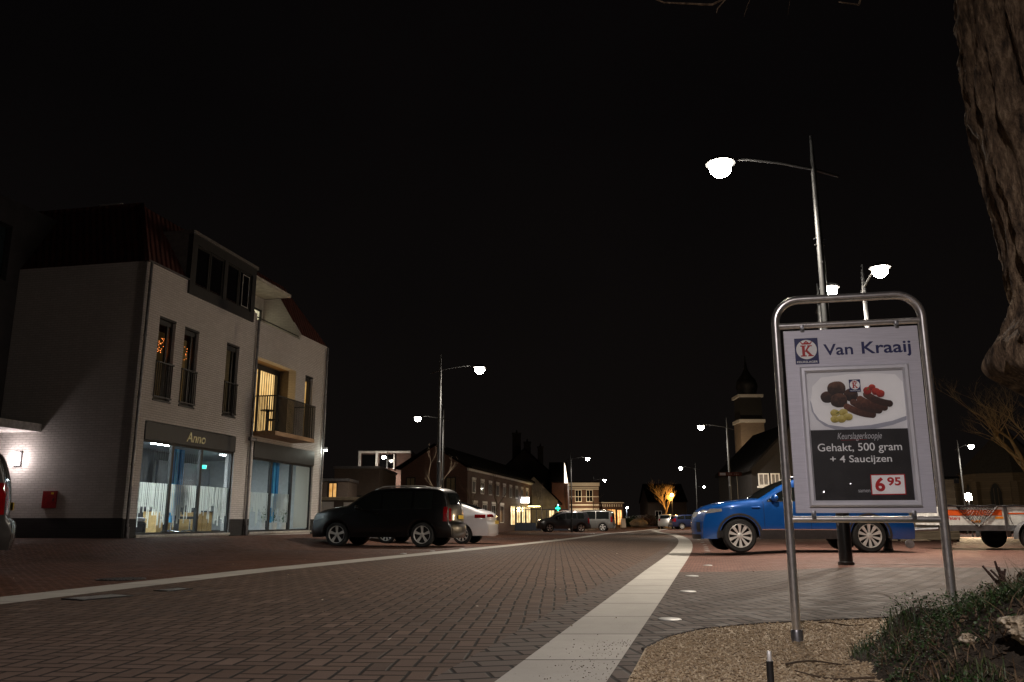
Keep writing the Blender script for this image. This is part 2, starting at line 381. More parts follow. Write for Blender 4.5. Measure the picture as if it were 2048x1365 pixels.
# ------------------------------------------------------------------ planting bed, gravel, trunk
def mound(x, y):
    r = math.hypot((x-3.5)/1.95, (y-3.5)/1.68)
    h = .86*(1-r)**.8 if r < 1 else 0.
    h += .17*math.exp(-(((x-2.0)/.20)**2+((y-4.38)/.17)**2))
    if h < .02: return 0.
    if h > 0: h *= 1 + .16*noise.noise(Vector((x*2.1, y*2.1, 0))) + .07*noise.noise(Vector((x*7, y*7, 3)))
    return h
def gl_left(y):
    if y < 4.73: return xR(y)+BW*.95+.10
    return float(np.interp(y, [4.73, 5.2, 5.55, 5.80, 5.97, 6.08, 6.35], [.65+.06, .93, 1.2, 1.58, 1.98, 2.35, 3.14]))
rows = []
for y in np.linspace(1.6, 6.35, 40):
    a = gl_left(y); rows.append([(a+(6.5-a)*u, y, .012) for u in np.linspace(0, 1, 12)])
def gravel_mat(name, cols):
    t = NT(name); c = t.co(); v = t.new('ShaderNodeTexVoronoi'); v.inputs['Scale'].default_value = 55; t.link(c, v.inputs['Vector'])
    s = t.new('ShaderNodeSeparateColor'); t.link(v.outputs['Color'], s.inputs[0])
    col = t.ramp(s.outputs[0], [(i/(len(cols)-1), q) for i, q in enumerate(cols)])
    t.set(Base_Color=col, Roughness=.8); t.bump(v.outputs['Distance'], .7, .01); return t.mat
M['gravel'] = gravel_mat('gravel', [(.16, .11, .065), (.40, .30, .18), (.28, .20, .115), (.52, .42, .28), (.20, .14, .085)])
tag(MB().grid(rows).build('gravel_bed', M['gravel']), kind='structure')
# loose stones on it
vs, fs = [], []
base = np.array([(1, 0, 0), (-1, 0, 0), (0, 1, 0), (0, -1, 0), (0, 0, 1), (0, 0, -1)], float)
tri = [(0, 2, 4), (2, 1, 4), (1, 3, 4), (3, 0, 4), (2, 0, 5), (1, 2, 5), (3, 1, 5), (0, 3, 5)]
n = 0
while n < 15000:
    y = rng.uniform(3.3, 6.2); x = rng.uniform(.4, 3.2)
    if x < gl_left(y)+.01 or mound(x, y) > .04: continue
    if rng.random() > (4.6/y)**2: continue
    r = rng.uniform(.004, .011); a = rng.uniform(0, 6.28); c, s_ = math.cos(a), math.sin(a)
    p = base*np.array([r, r*rng.uniform(.55, .9), r*rng.uniform(.4, .7)])*(1+rng.uniform(-.25, .25, (6, 1)))
    q = np.stack([p[:, 0]*c-p[:, 1]*s_+x, p[:, 0]*s_+p[:, 1]*c+y, p[:, 2]+.014+r*.3], 1)
    o = len(vs); vs += q.tolist(); fs += [(i+o, j+o, k+o) for i, j, k in tri]; n += 1
tag(raw('gravel', vs, fs, M['gravel']), 'loose beige gravel round the sign post', 'gravel', kind='stuff')
# a few stray stones washed on to the kerb strip
vs, fs = [], []
for q in range(260):
    y = rng.uniform(3.3, 5.2); x = xR(y)+BW*.95*(1-abs(rng.normal(0, .33)))
    if x < xR(y)-.2 : continue
    r = rng.uniform(.0015, .0045); p = base*np.array([r, r*.8, r*.6])*(1+rng.uniform(-.3, .3, (6, 1)))+np.array([x, y, .003]); o = len(vs); vs += p.tolist(); fs += [(i+o, j+o, k+o) for i, j, k in tri]
tag(raw('stray_gravel', vs, fs, plain('dark_grit', (.12, .09, .065), .9)), 'dark grit scattered over the pale kerb strip', 'gravel', kind='stuff')
# thin edging round the gravel
mb = MB(); mb.tube([(gl_left(y)-.008, y, .012) for y in np.linspace(4.75, 6.35, 40)], .009, 5)
tag(mb.build('edging', plain('rusty_edging', (.03, .022, .018), .8)), kind='structure')

soil = NT('bed_soil'); c = soil.co(); f = soil.noise(c, 7, 6, .7)
soil.set(Base_Color=soil.ramp(f, [(.3, (.018, .013, .008)), (.55, (.05, .036, .022)), (.75, (.10, .082, .055))]), Roughness=.95); soil.bump(soil.noise(c, 40, 5, .7), .9, .03)
rows = [[(x, y, mound(x, y)+.004 if mound(x, y) > 0 else .0) for x in np.linspace(1.5, 5.6, 90)] for y in np.linspace(1.9, 5.25, 80)]
tag(MB().grid(rows).build('planting_bed', soil.mat, smooth=True), kind='structure')

def blades(name, n, region, hmin, hmax, wid, cols, label, clump=2.2, thr=-.05, lean=.6):
    vs, fs = [], []; k = 0; tries = 0
    while k < n and tries < n*30:
        tries += 1
        x = rng.uniform(*region[0]); y = rng.uniform(*region[1]); h0 = mound(x, y)
        if h0 < .015: continue
        if noise.noise(Vector((x*clump, y*clump, 5.))) < thr: continue
        if math.hypot(x-3.05, y-3.75) < .55: continue
        h = rng.uniform(hmin, hmax)*(1+.5*noise.noise(Vector((x*3, y*3, 9)))); a = rng.uniform(0, 6.28); d = np.array([math.cos(a), math.sin(a)])
        e = np.array([-d[1], d[0]])*wid*rng.uniform(.6, 1.2); l = lean*rng.uniform(.2, 1.)*h
        b = np.array([x, y]); o = len(vs)
        for t_, wd in ((0, 1.), (.45, .9), (.8, .55)):
            c_ = b+d*l*t_**1.7; z = h0+h*t_*(1-.25*t_)
            vs += [(c_[0]+e[0]*wd, c_[1]+e[1]*wd, z), (c_[0]-e[0]*wd, c_[1]-e[1]*wd, z)]
        c_ = b+d*l; vs.append((c_[0], c_[1], h0+h*.78))
        fs += [(o, o+1, o+3, o+2), (o+2, o+3, o+5, o+4), (o+4, o+5, o+6)]; k += 1
    t = NT(name+'_leaf'); c = t.co(); f = t.noise(c, 11, 4)
    t.set(Base_Color=t.ramp(f, [(.3, cols[0]), (.5, cols[1]), (.72, cols[2])]), Roughness=.6); t.bsdf.inputs['Subsurface Weight'].default_value = 0
    return tag(raw(name, vs, fs, t.mat), label, 'grass', kind='stuff')
blades('grass', 3000, ((1.55, 3.6), (2.6, 5.2)), .03, .10, .0028, [(.012, .026, .006), (.028, .052, .012), (.08, .085, .03)], 'thin dark green grass tufts on the mound under the tree', thr=.06, lean=.9)
def cover_leaves(name, n, cols, label, seed):
    vs, fs = [], []; k = 0
    while k < n:
        x = rng.uniform(1.5, 3.3); y = rng.uniform(2.4, 5.2); h0 = mound(x, y)
        if h0 < .02: k += .05; continue
        hum = noise.noise(Vector((x*3.4, y*3.4, seed)))+.45*noise.noise(Vector((x*9, y*9, seed)))+(.35 if h0 > .10 and y > 3.6 else -.02)
        if hum < .0: k += .05; continue
        z = h0+rng.uniform(0, 1)**.6*min(.11, .16*hum); a, b = rng.uniform(0, 6.28), rng.uniform(-.2, 1.1); l = rng.uniform(.007, .017)
        d = Vector((math.cos(a)*math.cos(b), math.sin(a)*math.cos(b), math.sin(b))); q = Vector((-math.sin(a), math.cos(a), rng.uniform(-.5, .5))).normalized()*l*rng.uniform(.22, .45); p = Vector((x, y, z)); o = len(vs)
        vs += [p, p+d*l*.5+q, p+d*l, p+d*l*.5-q]; fs.append((o, o+1, o+2, o+3)); k += 1
    t = NT(name+'_leaf'); c = t.co(); f = t.noise(c, 6, 6, .75); t.set(Base_Color=t.ramp(f, [(.28, cols[0]), (.5, cols[1]), (.68, cols[2])]), Roughness=.55)
    return tag(raw(name, [tuple(v) for v in vs], fs, t.mat), label, 'ground cover', kind='stuff')
cover_leaves('ground_cover', 30000, [(.008, .022, .005), (.022, .060, .012), (.060, .095, .024)], 'dense small leaved dark green ground cover on the mound', 2.)
cover_leaves('heather', 4500, [(.03, .02, .010), (.07, .05, .022), (.12, .10, .045)], 'brown withered heather patches between the green cover', 17.)
blades('dead_grass', 900, ((1.45, 3.2), (2.4, 4.6)), .05, .16, .0028, [(.09, .055, .03), (.14, .09, .05), (.20, .15, .09)], 'dry brown grass and twigs at the foot of the mound', clump=2.7, thr=0., lean=1.6)
vs, fs = [], []
for q in range(2600):
    x = rng.uniform(1.5, 3.2); y = rng.uniform(2.2, 4.3); h = mound(x, y)
    if h < .03: continue
    r = rng.uniform(.006, .018); a = rng.uniform(0, 6.28); t1, t2 = rng.uniform(-.5, .5, 2); o = len(vs)
    for dx, dy in ((1, 0), (0, .5), (-1, 0), (0, -.5)):
        X = (dx*math.cos(a)-dy*math.sin(a))*r; Y = (dx*math.sin(a)+dy*math.cos(a))*r; vs.append((x+X, y+Y, h+.012+X*t1*1.4+Y*t2*1.4))
    fs.append((o, o+1, o+2, o+3))
lt = NT('litter'); c = lt.co(); lt.set(Base_Color=lt.ramp(lt.noise(c, 40, 2), [(.3, (.03, .02, .012)), (.5, (.09, .055, .03)), (.7, (.17, .12, .075))]), Roughness=.85)
tag(raw('leaf_litter', vs, fs, lt.mat), 'brown leaf litter on the soil of the mound', 'leaves', kind='stuff')
for k, (x, y, l, a, lab) in enumerate([(1.30, 4.15, .36, .32, 'thin brown twig lying on the gravel beside the garden spike'), (2.02, 5.70, .30, .05, 'straight brown twig lying on the pavers beyond the sign post'), (1.55, 3.75, .42, 2.3, 'crooked twig lying at the foot of the grassy mound')]):
    mb = MB(); mb.tube([(x+math.cos(a)*l*t, y+math.sin(a)*l*t*.6, .03+mound(x, y)+.012*math.sin(5*t+k)) for t in np.linspace(0, 1, 7)], [.006*(1-.5*t) for t in np.linspace(0, 1, 7)], 6)
    tag(mb.build('twig', plain('twig_bark', (.06, .04, .025), .9)), lab, 'twig')
# limestone rock on the mound
def rock(name, c, r, mat, label, seed, rough=.35, cat='rock'):
    mb = MB(); rows = []
    for i in range(27):
        th = math.pi*i/26; row = []
        for k in range(44):
            ph = 2*math.pi*k/44; d = Vector((math.sin(th)*math.cos(ph), math.sin(th)*math.sin(ph), math.cos(th)))
            q = 1+rough*noise.noise(d*1.6+Vector((seed, 0, 0)))+rough*.6*abs(noise.noise(d*6+Vector((seed, 4, 0))))
            row.append((c[0]+d.x*r[0]*q, c[1]+d.y*r[1]*q, c[2]+d.z*r[2]*q))
        rows.append(row)
    mb.grid(rows, closev=True); return tag(mb.build(name, mat, smooth=True), label, cat)
lime = NT('limestone'); c = lime.co(); f = lime.noise(c, 22, 5, .7); lime.set(Base_Color=lime.ramp(f, [(.3, (.12, .085, .05)), (.5, (.42, .34, .23)), (.7, (.62, .56, .45))]), Roughness=.9)
v_ = lime.new('ShaderNodeTexVoronoi'); v_.inputs['Scale'].default_value = 45; lime.link(c, v_.inputs['Vector']); lime.bump(v_.outputs['Distance'], .9, .02)
rock('limestone_rock', (2.0, 3.22, mound(2.0, 3.22)+.05), (.17, .10, .06), lime.mat, 'pale pitted limestone rock lying on the mound under the tree', 3.)
rock('pale_stone', (1.86, 3.55, mound(1.86, 3.55)+.02), (.03, .025, .02), lime.mat, 'small pale stone half sunk in the grass of the mound', 8.)
# pruned shrub with cut stems
t_ = thing('pruned_shrub', 'pruned shrub with short cut stems on the mound behind the sign', 'shrub', (2.62, 4.45, mound(2.62, 4.45)-.03))
mb = MB()
for k in range(26):
    a = random.uniform(0, 6.28); l = random.uniform(.08, .20); q = random.uniform(.15, .7)
    p0 = Vector((math.cos(a)*.05, math.sin(a)*.05, 0)); d = Vector((math.cos(a)*q, math.sin(a)*q, 1)).normalized()
    side = Vector((-d.y, d.x, 0))*random.uniform(-.2, .2)
    mb.tube([p0, p0+d*l*.5+side*.05, p0+d*l], [.0075, .0065, .006], 6)
    if random.random() < .5: mb.tube([p0+d*l*.5, p0+d*l*.8+Vector((random.uniform(-.06, .06), random.uniform(-.06, .06), .02))], [.007, .006], 5)
mb.build('stem', plain('shrub_bark', (.05, .025, .018), .85), t_)

vs, fs = [], []
for q in range(170):
    y = rng.uniform(5, 24); x = rng.uniform(xL(y)-4, xR(y)+6)
    if mound(x, y) > 0 or (x > gl_left(min(y, 6.3)) and y < 6.3): continue
    r = rng.uniform(.006, .020); a = rng.uniform(0, 6.28); o = len(vs); z = zt(x, y)+.006
    for k in range(4): vs.append((x+r*math.cos(a+k*1.57)*(1 if k % 2 else .5), y+r*math.sin(a+k*1.57)*(1 if k % 2 else .5), z+rng.uniform(0, .012)))
    fs.append((o, o+1, o+2, o+3))
fl = NT('fallen_bits'); c = fl.co(); fl.set(Base_Color=fl.ramp(fl.noise(c, 3, 2), [(.4, (.10, .07, .04)), (.55, (.45, .38, .28)), (.7, (.7, .68, .62))]), Roughness=.8)
tag(raw('litter_bits', vs, fs, fl.mat), 'small pale leaf and paper bits scattered over the paving', 'litter', kind='stuff')
# big foreground trunk
bark = NT('tree_bark'); c = bark.co(); mp = bark.new('ShaderNodeMapping'); mp.inputs['Scale'].default_value = (13, 13, 3.4); bark.link(c, mp.inputs[0])
f = bark.noise(mp.outputs[0], 2.2, 7, .68); g2 = bark.noise(c, 30, 5, .7)
bark.set(Base_Color=bark.ramp(f, [(.34, (.035, .021, .012)), (.5, (.20, .13, .077)), (.66, (.46, .33, .21))]), Roughness=.9)
bark.bump(bark.m('ADD', f, bark.m('MULTIPLY', g2, .5)), 1., .09)
NTH, NZ = 260, 300; rows = []
for i in range(NZ):
    z = -.1+i/(NZ-1)*3.9; row = []; zk = z+.06
    cx = float(np.interp(zk, [-.1, .4, .8, 1.1, 1.3, 1.45, 1.6, 2.0, 2.2, 2.6, 3.2, 3.8], [3.45, 3.45, 3.42, 3.33, 3.20, 3.06, 3.02, 3.01, 3.01, 2.97, 2.93, 2.90])); cy = 3.72
    r0 = float(np.interp(zk, [-.1, .3, .8, 1.2, 1.45, 1.6, 1.8, 2.2, 2.8, 3.8], [.82, .66, .60, .585, .60, .60, .555, .565, .575, .53]))
    for k in range(NTH):
        th = 2*math.pi*k/NTH; ct, st_ = math.cos(th), math.sin(th)
        q = Vector((ct*1.5, st_*1.5, z*.45)); warp = noise.noise(Vector((ct*2, st_*2, z*1.3)))*.5
        ridge = 1-abs(noise.noise(Vector((ct*5.5+warp, st_*5.5, z*1.1+warp))))*2
        ridge2 = 1-abs(noise.noise(Vector((ct*13, st_*13, z*3.2+warp*2))))*2
        lump = noise.noise(q*1.4+Vector((0, 0, 7)))
        burr = math.exp(-((zk-1.52)/.16)**2)*max(0., -ct)**2*.12*(1+.6*noise.noise(Vector((ct*5, st_*5, z*6))))
        rr = r0-.03+.045*lump+.065*max(0, ridge)**1.5+.022*max(0, ridge2)+burr+.006*noise.noise(Vector((ct*40, st_*40, z*18)))
        row.append((cx+ct*rr, cy+st_*rr, z))
    rows.append(row)
t_ = thing('tree', 'massive rough barked tree trunk on the mound at the right edge', 'tree', (0, 0, 0))
MB().grid(rows, closev=True).build('trunk', bark.mat, t_, smooth=True)
mb = MB()
def twig_path(p, d, l, n, r, depth):
    pts = [Vector(p)]; d = Vector(d).normalized()
    for i in range(n):
        d = (d+Vector((random.uniform(-.25, .25), random.uniform(-.25, .25), random.uniform(-.25, .2)))).normalized(); pts.append(pts[-1]+d*l/n)
    mb.tube(pts, [r*(1-.8*i/n) for i in range(n+1)], 6)
    if depth: 
        for q in pts[2::2]: twig_path(q, d+Vector((random.uniform(-.9, .9), random.uniform(-.6, .6), random.uniform(-.5, .5))), l*.45, 5, r*.5, depth-1)
mb.tube([(2.92, 3.72, 3.4), (2.85, 3.7, 4.2), (2.75, 3.65, 5.0)], [.5, .42, .36], 20)
twig_path((2.4, 3.6, 3.95), (-1., .1, .02), 1.5, 9, .035, 2)
twig_path((1.9, 3.6, 3.62), (-.6, .1, -.02), .75, 7, .006, 1)
mb.tube([(1.5, 3.6, 3.95), (1.3, 3.6, 3.55), (1.06, 3.6, 3.21), (.98, 3.6, 3.165), (.75, 3.62, 3.19), (.6, 3.62, 3.26)], [.012, .009, .006, .005, .004, .003], 6)
mb.tube([(1.9, 3.6, 3.75), (1.78, 3.6, 3.4), (1.70, 3.6, 3.165), (1.60, 3.6, 3.18)], [.010, .008, .005, .003], 6)
mb.tube([(1.06, 3.6, 3.21), (1.0, 3.58, 3.13), (.99, 3.57, 3.10)], [.004, .003, .002], 5)
mb.build('branch', bark.mat, t_)

# ------------------------------------------------------------------ garden spike
t_ = thing('garden_spike', 'black ground spike with a bare metal tip standing in the gravel', 'garden spike', (.99, 3.36, 0))
MB().tube([(0, 0, -.02), (0, 0, .17)], .0135, 14).build('stem', M['black'], t_, smooth=True, auto=40)
MB().lathe([(.0085, .17), (.0085, .203), (.006, .206)], seg=14).build('tip', M['alloy'], t_, smooth=True, auto=40)

# ------------------------------------------------------------------ cars
def catmull(pts, n):
    P = [np.array(p, float) for p in pts]; P = [2*P[0]-P[1]]+P+[2*P[-1]-P[-2]]; out = []
    L = [np.linalg.norm(P[i+1]-P[i]) for i in range(1, len(P)-2)]; tot = sum(L)
    for i in range(1, len(P)-2):
        m = max(2, int(round(n*L[i-1]/tot))); p0, p1, p2, p3 = P[i-1:i+3]
        d1 = np.linalg.norm(p2-p0) or 1; d2 = np.linalg.norm(p3-p1) or 1; l = L[i-1]
        m1 = (p2-p0)/d1*l*.9; m2 = (p3-p1)/d2*l*.9
        for k in range(m):
            t = k/m; out.append((2*t**3-3*t**2+1)*p1+(t**3-2*t**2+t)*m1+(-2*t**3+3*t**2)*p2+(t**3-t**2)*m2)
    out.append(P[-2]); return np.array(out)
class Car:
    def __init__(s, S):
        s.__dict__.update(dict(tumble=.30, sill=.22, crown=.035, taper_f=.20, taper_r=.12, rnd=.09), **S)
        s.top = [(s.top[0][0]-.03, .27)]+s.top+[(s.top[-1][0]+.03, .27)]
        s.p = catmull(s.top, s.__dict__.get('n', 120)); s.h = s.L/2
        s.ra = s.Rw+.055; ox = np.argsort(s.p[:, 0]); s.ix = s.p[ox, 0]; s.iz = np.maximum.accumulate(s.p[ox, 1]) if 0 else s.p[ox, 1]
        t = np.gradient(s.p, axis=0); nn = np.stack([-t[:, 1], t[:, 0]], 1); nn /= np.linalg.norm(nn, axis=1)[:, None]+1e-9
        s.nrm = -nn if nn[len(nn)//2, 1] < 0 else nn
    def zu(s, x): return float(np.interp(x, s.ix, s.iz))
    def belt(s, x): return s.belt_f+(s.belt_r-s.belt_f)*(s.h-x)/s.L
    def zl(s, x, zu):
        z = s.sill
        for e, zz, wd in ((s.h-x, s.p[0, 1], .30), (s.h+x, s.p[-1, 1], .30)):
            if e < wd: z = max(z, s.sill+(zz-s.sill)*((wd-e)/wd)**2)
        for xc in (s.xf, s.xr):
            d = abs(x-xc)
            if d < s.ra: z = max(z, s.Rw+math.sqrt(s.ra**2-d**2))
        return min(z, zu-.002)
    def w(s, x, z, zu=None):
        zu = s.zu(x) if zu is None else zu
        w = s.W/2
        for e, tp in ((s.h-x, s.taper_f), (s.h+x, s.taper_r)):
            if e < .8: w -= tp*((.8-e)/.8)**2.2
        b = s.belt(x)
        if z > b: w -= (z-b)*s.tumble+.02
        elif z > b-.08: w -= .02*((z-b+.08)/.08)
        if z < .5: w -= .05*((.5-z)/.3)**2
        w += .012*math.sin((z-.3)*6)
        d = zu-z
        if d < s.rnd: w -= s.rnd*.8*(1-math.sqrt(max(0., 1-((s.rnd-d)/s.rnd)**2)))
        return max(w, .05)
    def top_pt(s, k, v, off=0.):
        x, z = s.p[k]; nx, nz = s.nrm[k]; wt = s.w(x, z, z)
        c = s.crown*(1-v*v)+off; bul = .10*(1-v*v)*abs(nx)**2*(1 if x > 0 else -1)
        return (x+nx*c+bul, v*wt, z+nz*c)
    def shell(s, mb):
        NJ = 15; V = np.linspace(-1, 1, 11)
        for sd in (1, -1):
            rows = []
            for x, zu in s.p:
                zl = s.zl(x, zu); rows.append([(x, sd*s.w(x, z, zu), z) for z in [zl+(zu-zl)*(1-(1-t)**1.6) for t in np.linspace(0, 1, NJ)]])
            mb.grid(rows)
        mb.grid([[s.top_pt(k, v) if abs(v) < 1 else (s.p[k, 0], v*s.w(s.p[k, 0], s.p[k, 1], s.p[k, 1]), s.p[k, 1]) for v in V] for k in range(len(s.p))])
    def under(s, mb):
        # dark floor and wheel wells
        mb.box(-s.h+.35, s.h-.35, -s.W/2+.30, s.W/2-.30, s.sill+.02, .52)
        for a, b in ((-s.h+.3, s.xr-s.ra), (s.xr+s.ra, s.xf-s.ra), (s.xf+s.ra, s.h-.4)):
            mb.box(a+.02, b-.02, -s.W/2+.10, s.W/2-.10, s.sill+.03, .45)
        for xc in (s.xf, s.xr): mb.box(xc-s.ra-.02, xc+s.ra+.02, -s.W/2+.26, s.W/2-.26, .3, .8)
    def side(s, mb, fx, off=.005, nx=16, nz=5, sides=(1, -1)):
        """fx(u) -> x, zlo, zhi"""
        for sd in sides:
            rows = []
            for u in np.linspace(0, 1, nx):
                x, a, b = fx(u); b = max(a, b); rows.append([(x, sd*(s.w(x, z)+off), z) for z in np.linspace(a, b, nz)])
            mb.grid(rows)
    def kof(s, x, z): return int(np.argmin((s.p[:, 0]-x)**2+(s.p[:, 1]-z)**2))
    def strip(s, mb, a, b, v0, v1, off=.005, nv=9):
        ka, kb = s.kof(*a), s.kof(*b)
        if kb < ka: ka, kb = kb, ka
        kb = max(kb, ka+1)
        mb.grid([[s.top_pt(k, v, off) for v in np.linspace(v0, v1, nv)] for k in range(ka, kb+1)])
def make_wheel(root, S, x, y, sd):
    Rw, wd = S.Rw, S.ww; t = MB(); yo = sd*wd/2
    t.lathe([(Rw*.70, -wd/2), (Rw*.90, -wd/2), (Rw*.97, -wd/2+.02), (Rw, -wd/2+.05), (Rw, wd/2-.05), (Rw*.97, wd/2-.02), (Rw*.90, wd/2), (Rw*.70, wd/2)], axis='y', seg=40, cap=False)
    t.lathe([(Rw*.72, -wd*.3), (.01, -wd*.3)], axis='y', seg=24, cap=False)
    t.lathe([(Rw*.70, sd*wd*.12), (.01, sd*wd*.10)], axis='y', seg=24, cap=False)
    o = t.build('wheel', M['rubber'], root, smooth=True, auto=35); o.location = (x, y, Rw)
    rm = MB(); rr = Rw*.71
    rm.lathe([(rr, sd*(wd/2-.055)), (rr*1.02, sd*(wd/2-.004)), (rr*.97, sd*(wd/2+.002)), (rr*.93, sd*(wd/2-.015)), (rr*.92, sd*(wd/2-.06))], axis='y', seg=40, cap=False)
    nsp = S.spokes
    for k in range(nsp):
        a0 = 2*math.pi*k/nsp+.3
        for da in ((0,) if not S.twin else (-.12, .12)):
            pts = []
            a = a0+da; e = Vector((math.cos(a), 0, math.sin(a))); f = Vector((-math.sin(a), 0, math.cos(a)))
            wi, wo = S.sw; ya, yb = sd*(wd/2-.03), sd*(wd/2-.012)
            vs = []
            for rad, hw, yy in ((rr*.16, wi, ya), (rr*.95, wo, yb)):
                for q, dy in ((-1, 0), (1, 0), (1, -.03*sd), (-1, -.03*sd)):
                    p = e*rad+f*hw*q; vs.append((p.x, yy+dy, p.z))
            rm.add(vs, [(0, 1, 5, 4), (1, 2, 6, 5), (2, 3, 7, 6), (3, 0, 4, 7), (0, 3, 2, 1), (4, 5, 6, 7)])
    rm.lathe([(rr*.26, sd*(wd/2-.06)), (rr*.25, sd*(wd/2-.022)), (rr*.14, sd*(wd/2-.012)), (.005, sd*(wd/2-.010))], axis='y', seg=20, cap=False)
    rm.build('rim', M[S.rimmat], o, smooth=True, auto=30)
def make_car(name, label, S, paint, loc, rz, group=None, detail=True, plate_front=False, text=None):
    S = Car(S); root = thing(name, label, 'car', loc, rz, group)
    mb = MB(); S.shell(mb); body = mb.build('body', paint, root, smooth=True, auto=38)
    mb = MB(); S.under(mb); mb.build('underbody', M['black'], root)
    for x in (S.xf, S.xr):
        for sd in (1, -1): make_wheel(root, S, x, sd*(S.W/2-S.ww/2-.012), sd)
    # side glass, one pane each
    for a, b in S.panes:
        for sd in (1, -1):
            mb = MB()
            S.side(mb, lambda u: (a+(b-a)*u, S.belt(a+(b-a)*u)+.03, min(S.zu(a+(b-a)*u)-S.roofgap, S.zu((a+b)/2)-S.roofgap+.03)), .004, sides=(sd,))
            mb.build('side_window', M['carglass'], root, smooth=True)
    mb = MB(); S.strip(mb, S.ws[0], S.ws[1], -.90, .90, .004); mb.build('windscreen', M['carglass'], root, smooth=True)
    mb = MB(); S.strip(mb, S.rw[0], S.rw[1], -.86, .86, .004); mb.build('rear_window', M['carglass'], root, smooth=True)
    # wheel arch and sill cladding
    cm = M['cladding'] if S.clad else paint
    for sd in (1, -1):
        for xc in (S.xf, S.xr):
            rows = []
            for q in np.linspace(-.12, math.pi+.12, 30):
                r_ = [(xc+r*math.cos(q), S.Rw+r*math.sin(q)) for r in (S.ra-.012, S.ra+.02, S.ra+S.arch)]
                rows.append([(x, sd*(S.w(x, max(z, .2))+.010-(.03 if k == 0 else 0)), z) for k, (x, z) in enumerate(r_)])
            MB().grid(rows).build('wheel_arch_trim', cm, root, smooth=True)
        mb = MB(); S.side(mb, lambda u: ((S.xr+S.ra+.02)+u*(S.xf-S.xr-2*S.ra-.04), S.sill, S.sillz), .010, 12, 3, sides=(sd,))
        mb.build('sill_trim', cm, root, smooth=True)
    # lights
    for sd in (1, -1):
        mb = MB(); x0, x1, z0, z1 = S.head
        S.side(mb, lambda u: (x0+(x1-x0)*u, z0+(z1-z0)*.45*(1-u), min(z1, S.zu(x0+(x1-x0)*u)-.015)), .006, 8, 4, sides=(sd,))
        S.strip(mb, (S.h, z0+.02), (S.h-.1, z1-.03), sd*.58, sd*.99, .006, 5); mb.build('headlight', M['clearlight'], root, smooth=True)
        mb = MB(); x0, x1, z0, z1 = S.tail
        S.side(mb, lambda u: (x0+(x1-x0)*u, z0, min(z1, S.zu(x0+(x1-x0)*u)-.02)), .007, 8, 6, sides=(sd,))
        zz = [k for k in range(len(S.p)) if S.p[k, 0] < -S.h*.72 and z0 <= S.p[k, 1] <= z1]
        if len(zz) > 1: mb.grid([[S.top_pt(k, v, .007) for v in np.linspace(sd*S.tailv, sd*1.0, 5)] for k in zz])
        mb.build('taillight', M['redlight'], root, smooth=True)
    if not detail: return root
    for sd in (1, -1):
        for xd in S.doors:
            mb = MB(); S.side(mb, lambda u: (xd+.008*(u-.5), S.sillz, S.belt(xd)+.02), .003, 2, 8, sides=(sd,)); mb.build('door_seam', M['black'], root, smooth=True)
        mb = MB(); S.side(mb, lambda u: (S.panes[-1][0]+(S.panes[0][1]-S.panes[-1][0])*u, S.belt(S.panes[-1][0]+(S.panes[0][1]-S.panes[-1][0])*u)+.012, S.belt(S.panes[-1][0]+(S.panes[0][1]-S.panes[-1][0])*u)+.03), .006, 20, 2, sides=(sd,))
        mb.build('window_seal', M['black'], root, smooth=True)
    for sd in (1, -1):
        mb = MB(); xm = S.panes[0][1]-.13; zb = S.belt(xm)+.06; yw = S.w(xm, zb)
        mb.blob((xm, sd*(yw+.11), zb+.03), (.075, .11, .075), 14); mb.box(xm-.03, xm+.02, sd*yw-.03, sd*yw+.03, zb-.03, zb+.01)
        mb.build('mirror', paint, root, smooth=True)
        for xd in S.doors[:-1] if len(S.doors) > 2 else S.doors:
            mb = MB(); z = S.belt(xd)-.10; x = xd+.16; mb.rbox(x-.09, x+.09, sd*S.w(x, z)-.012, sd*S.w(x, z)+.03, z-.015, z+.018, .01); mb.build('door_handle', paint, root, smooth=True)
    mb = MB(); S.strip(mb, (S.h-.02, S.grille[0]), (S.h-.05, S.grille[1]), -.5, .5, .004); mb.build('grille', M['black'], root, smooth=True)
    for sd in (1, -1):
        mb = MB(); S.strip(mb, (S.h, .44), (S.h-.02, .62), sd*.62, sd*.90, .004, 5); mb.build('fog_lamp_recess', M['black'], root, smooth=True)
    mb = MB(); S.strip(mb, (S.h, S.p[0, 1]), (S.h, S.p[0, 1]+.10), -.85, .85, .004); mb.build('air_intake', M['black'], root, smooth=True)
    kz = [k for k in range(len(S.p)) if S.p[k, 0] < -S.h*.85 and S.rplate-.055 <= S.p[k, 1] <= S.rplate+.055]
    mb = MB(); x = min(S.top_pt(k, 0)[0] for k in (kz or [-1]))-.012; mb.rbox(x-.008, x+.004, -.26, .26, S.rplate-.055, S.rplate+.055, .003); mb.build('licence_plate', M['plate'], root)
    mb = MB(); zr = [k for k in range(len(S.p)) if S.p[k, 0] < -S.h*.8 and S.p[k, 1] < S.rbump]
    if len(zr) > 1: mb.grid([[S.top_pt(k, v, .008) for v in np.linspace(-.95, .95, 9)] for k in zr])
    mb.build('rear_bumper', M['cladding'] if S.clad else paint, root, smooth=True)
    if S.rails:
        for sd in (1, -1):
            xa, xb = S.rails; mb = MB(); pts = [(x, sd*(S.w(x, S.zu(x))-.02), S.zu(x)+(.055 if 0 < i < 8 else .0)) for i, x in enumerate(np.linspace(xa, xb, 9))]
            mb.tube(pts, .016, 8); mb.build('roof_rail', M['alloy'], root, smooth=True)
    if S.chromeline:
        for sd in (1, -1):
            mb = MB(); S.side(mb, lambda u: ((S.xr+S.ra+.05)+u*(S.xf-S.xr-2*S.ra-.10), S.sillz+.002, S.sillz+.024), .016, 12, 2, sides=(sd,)); mb.build('chrome_strip', M['chrome'], root, smooth=True)
    return root
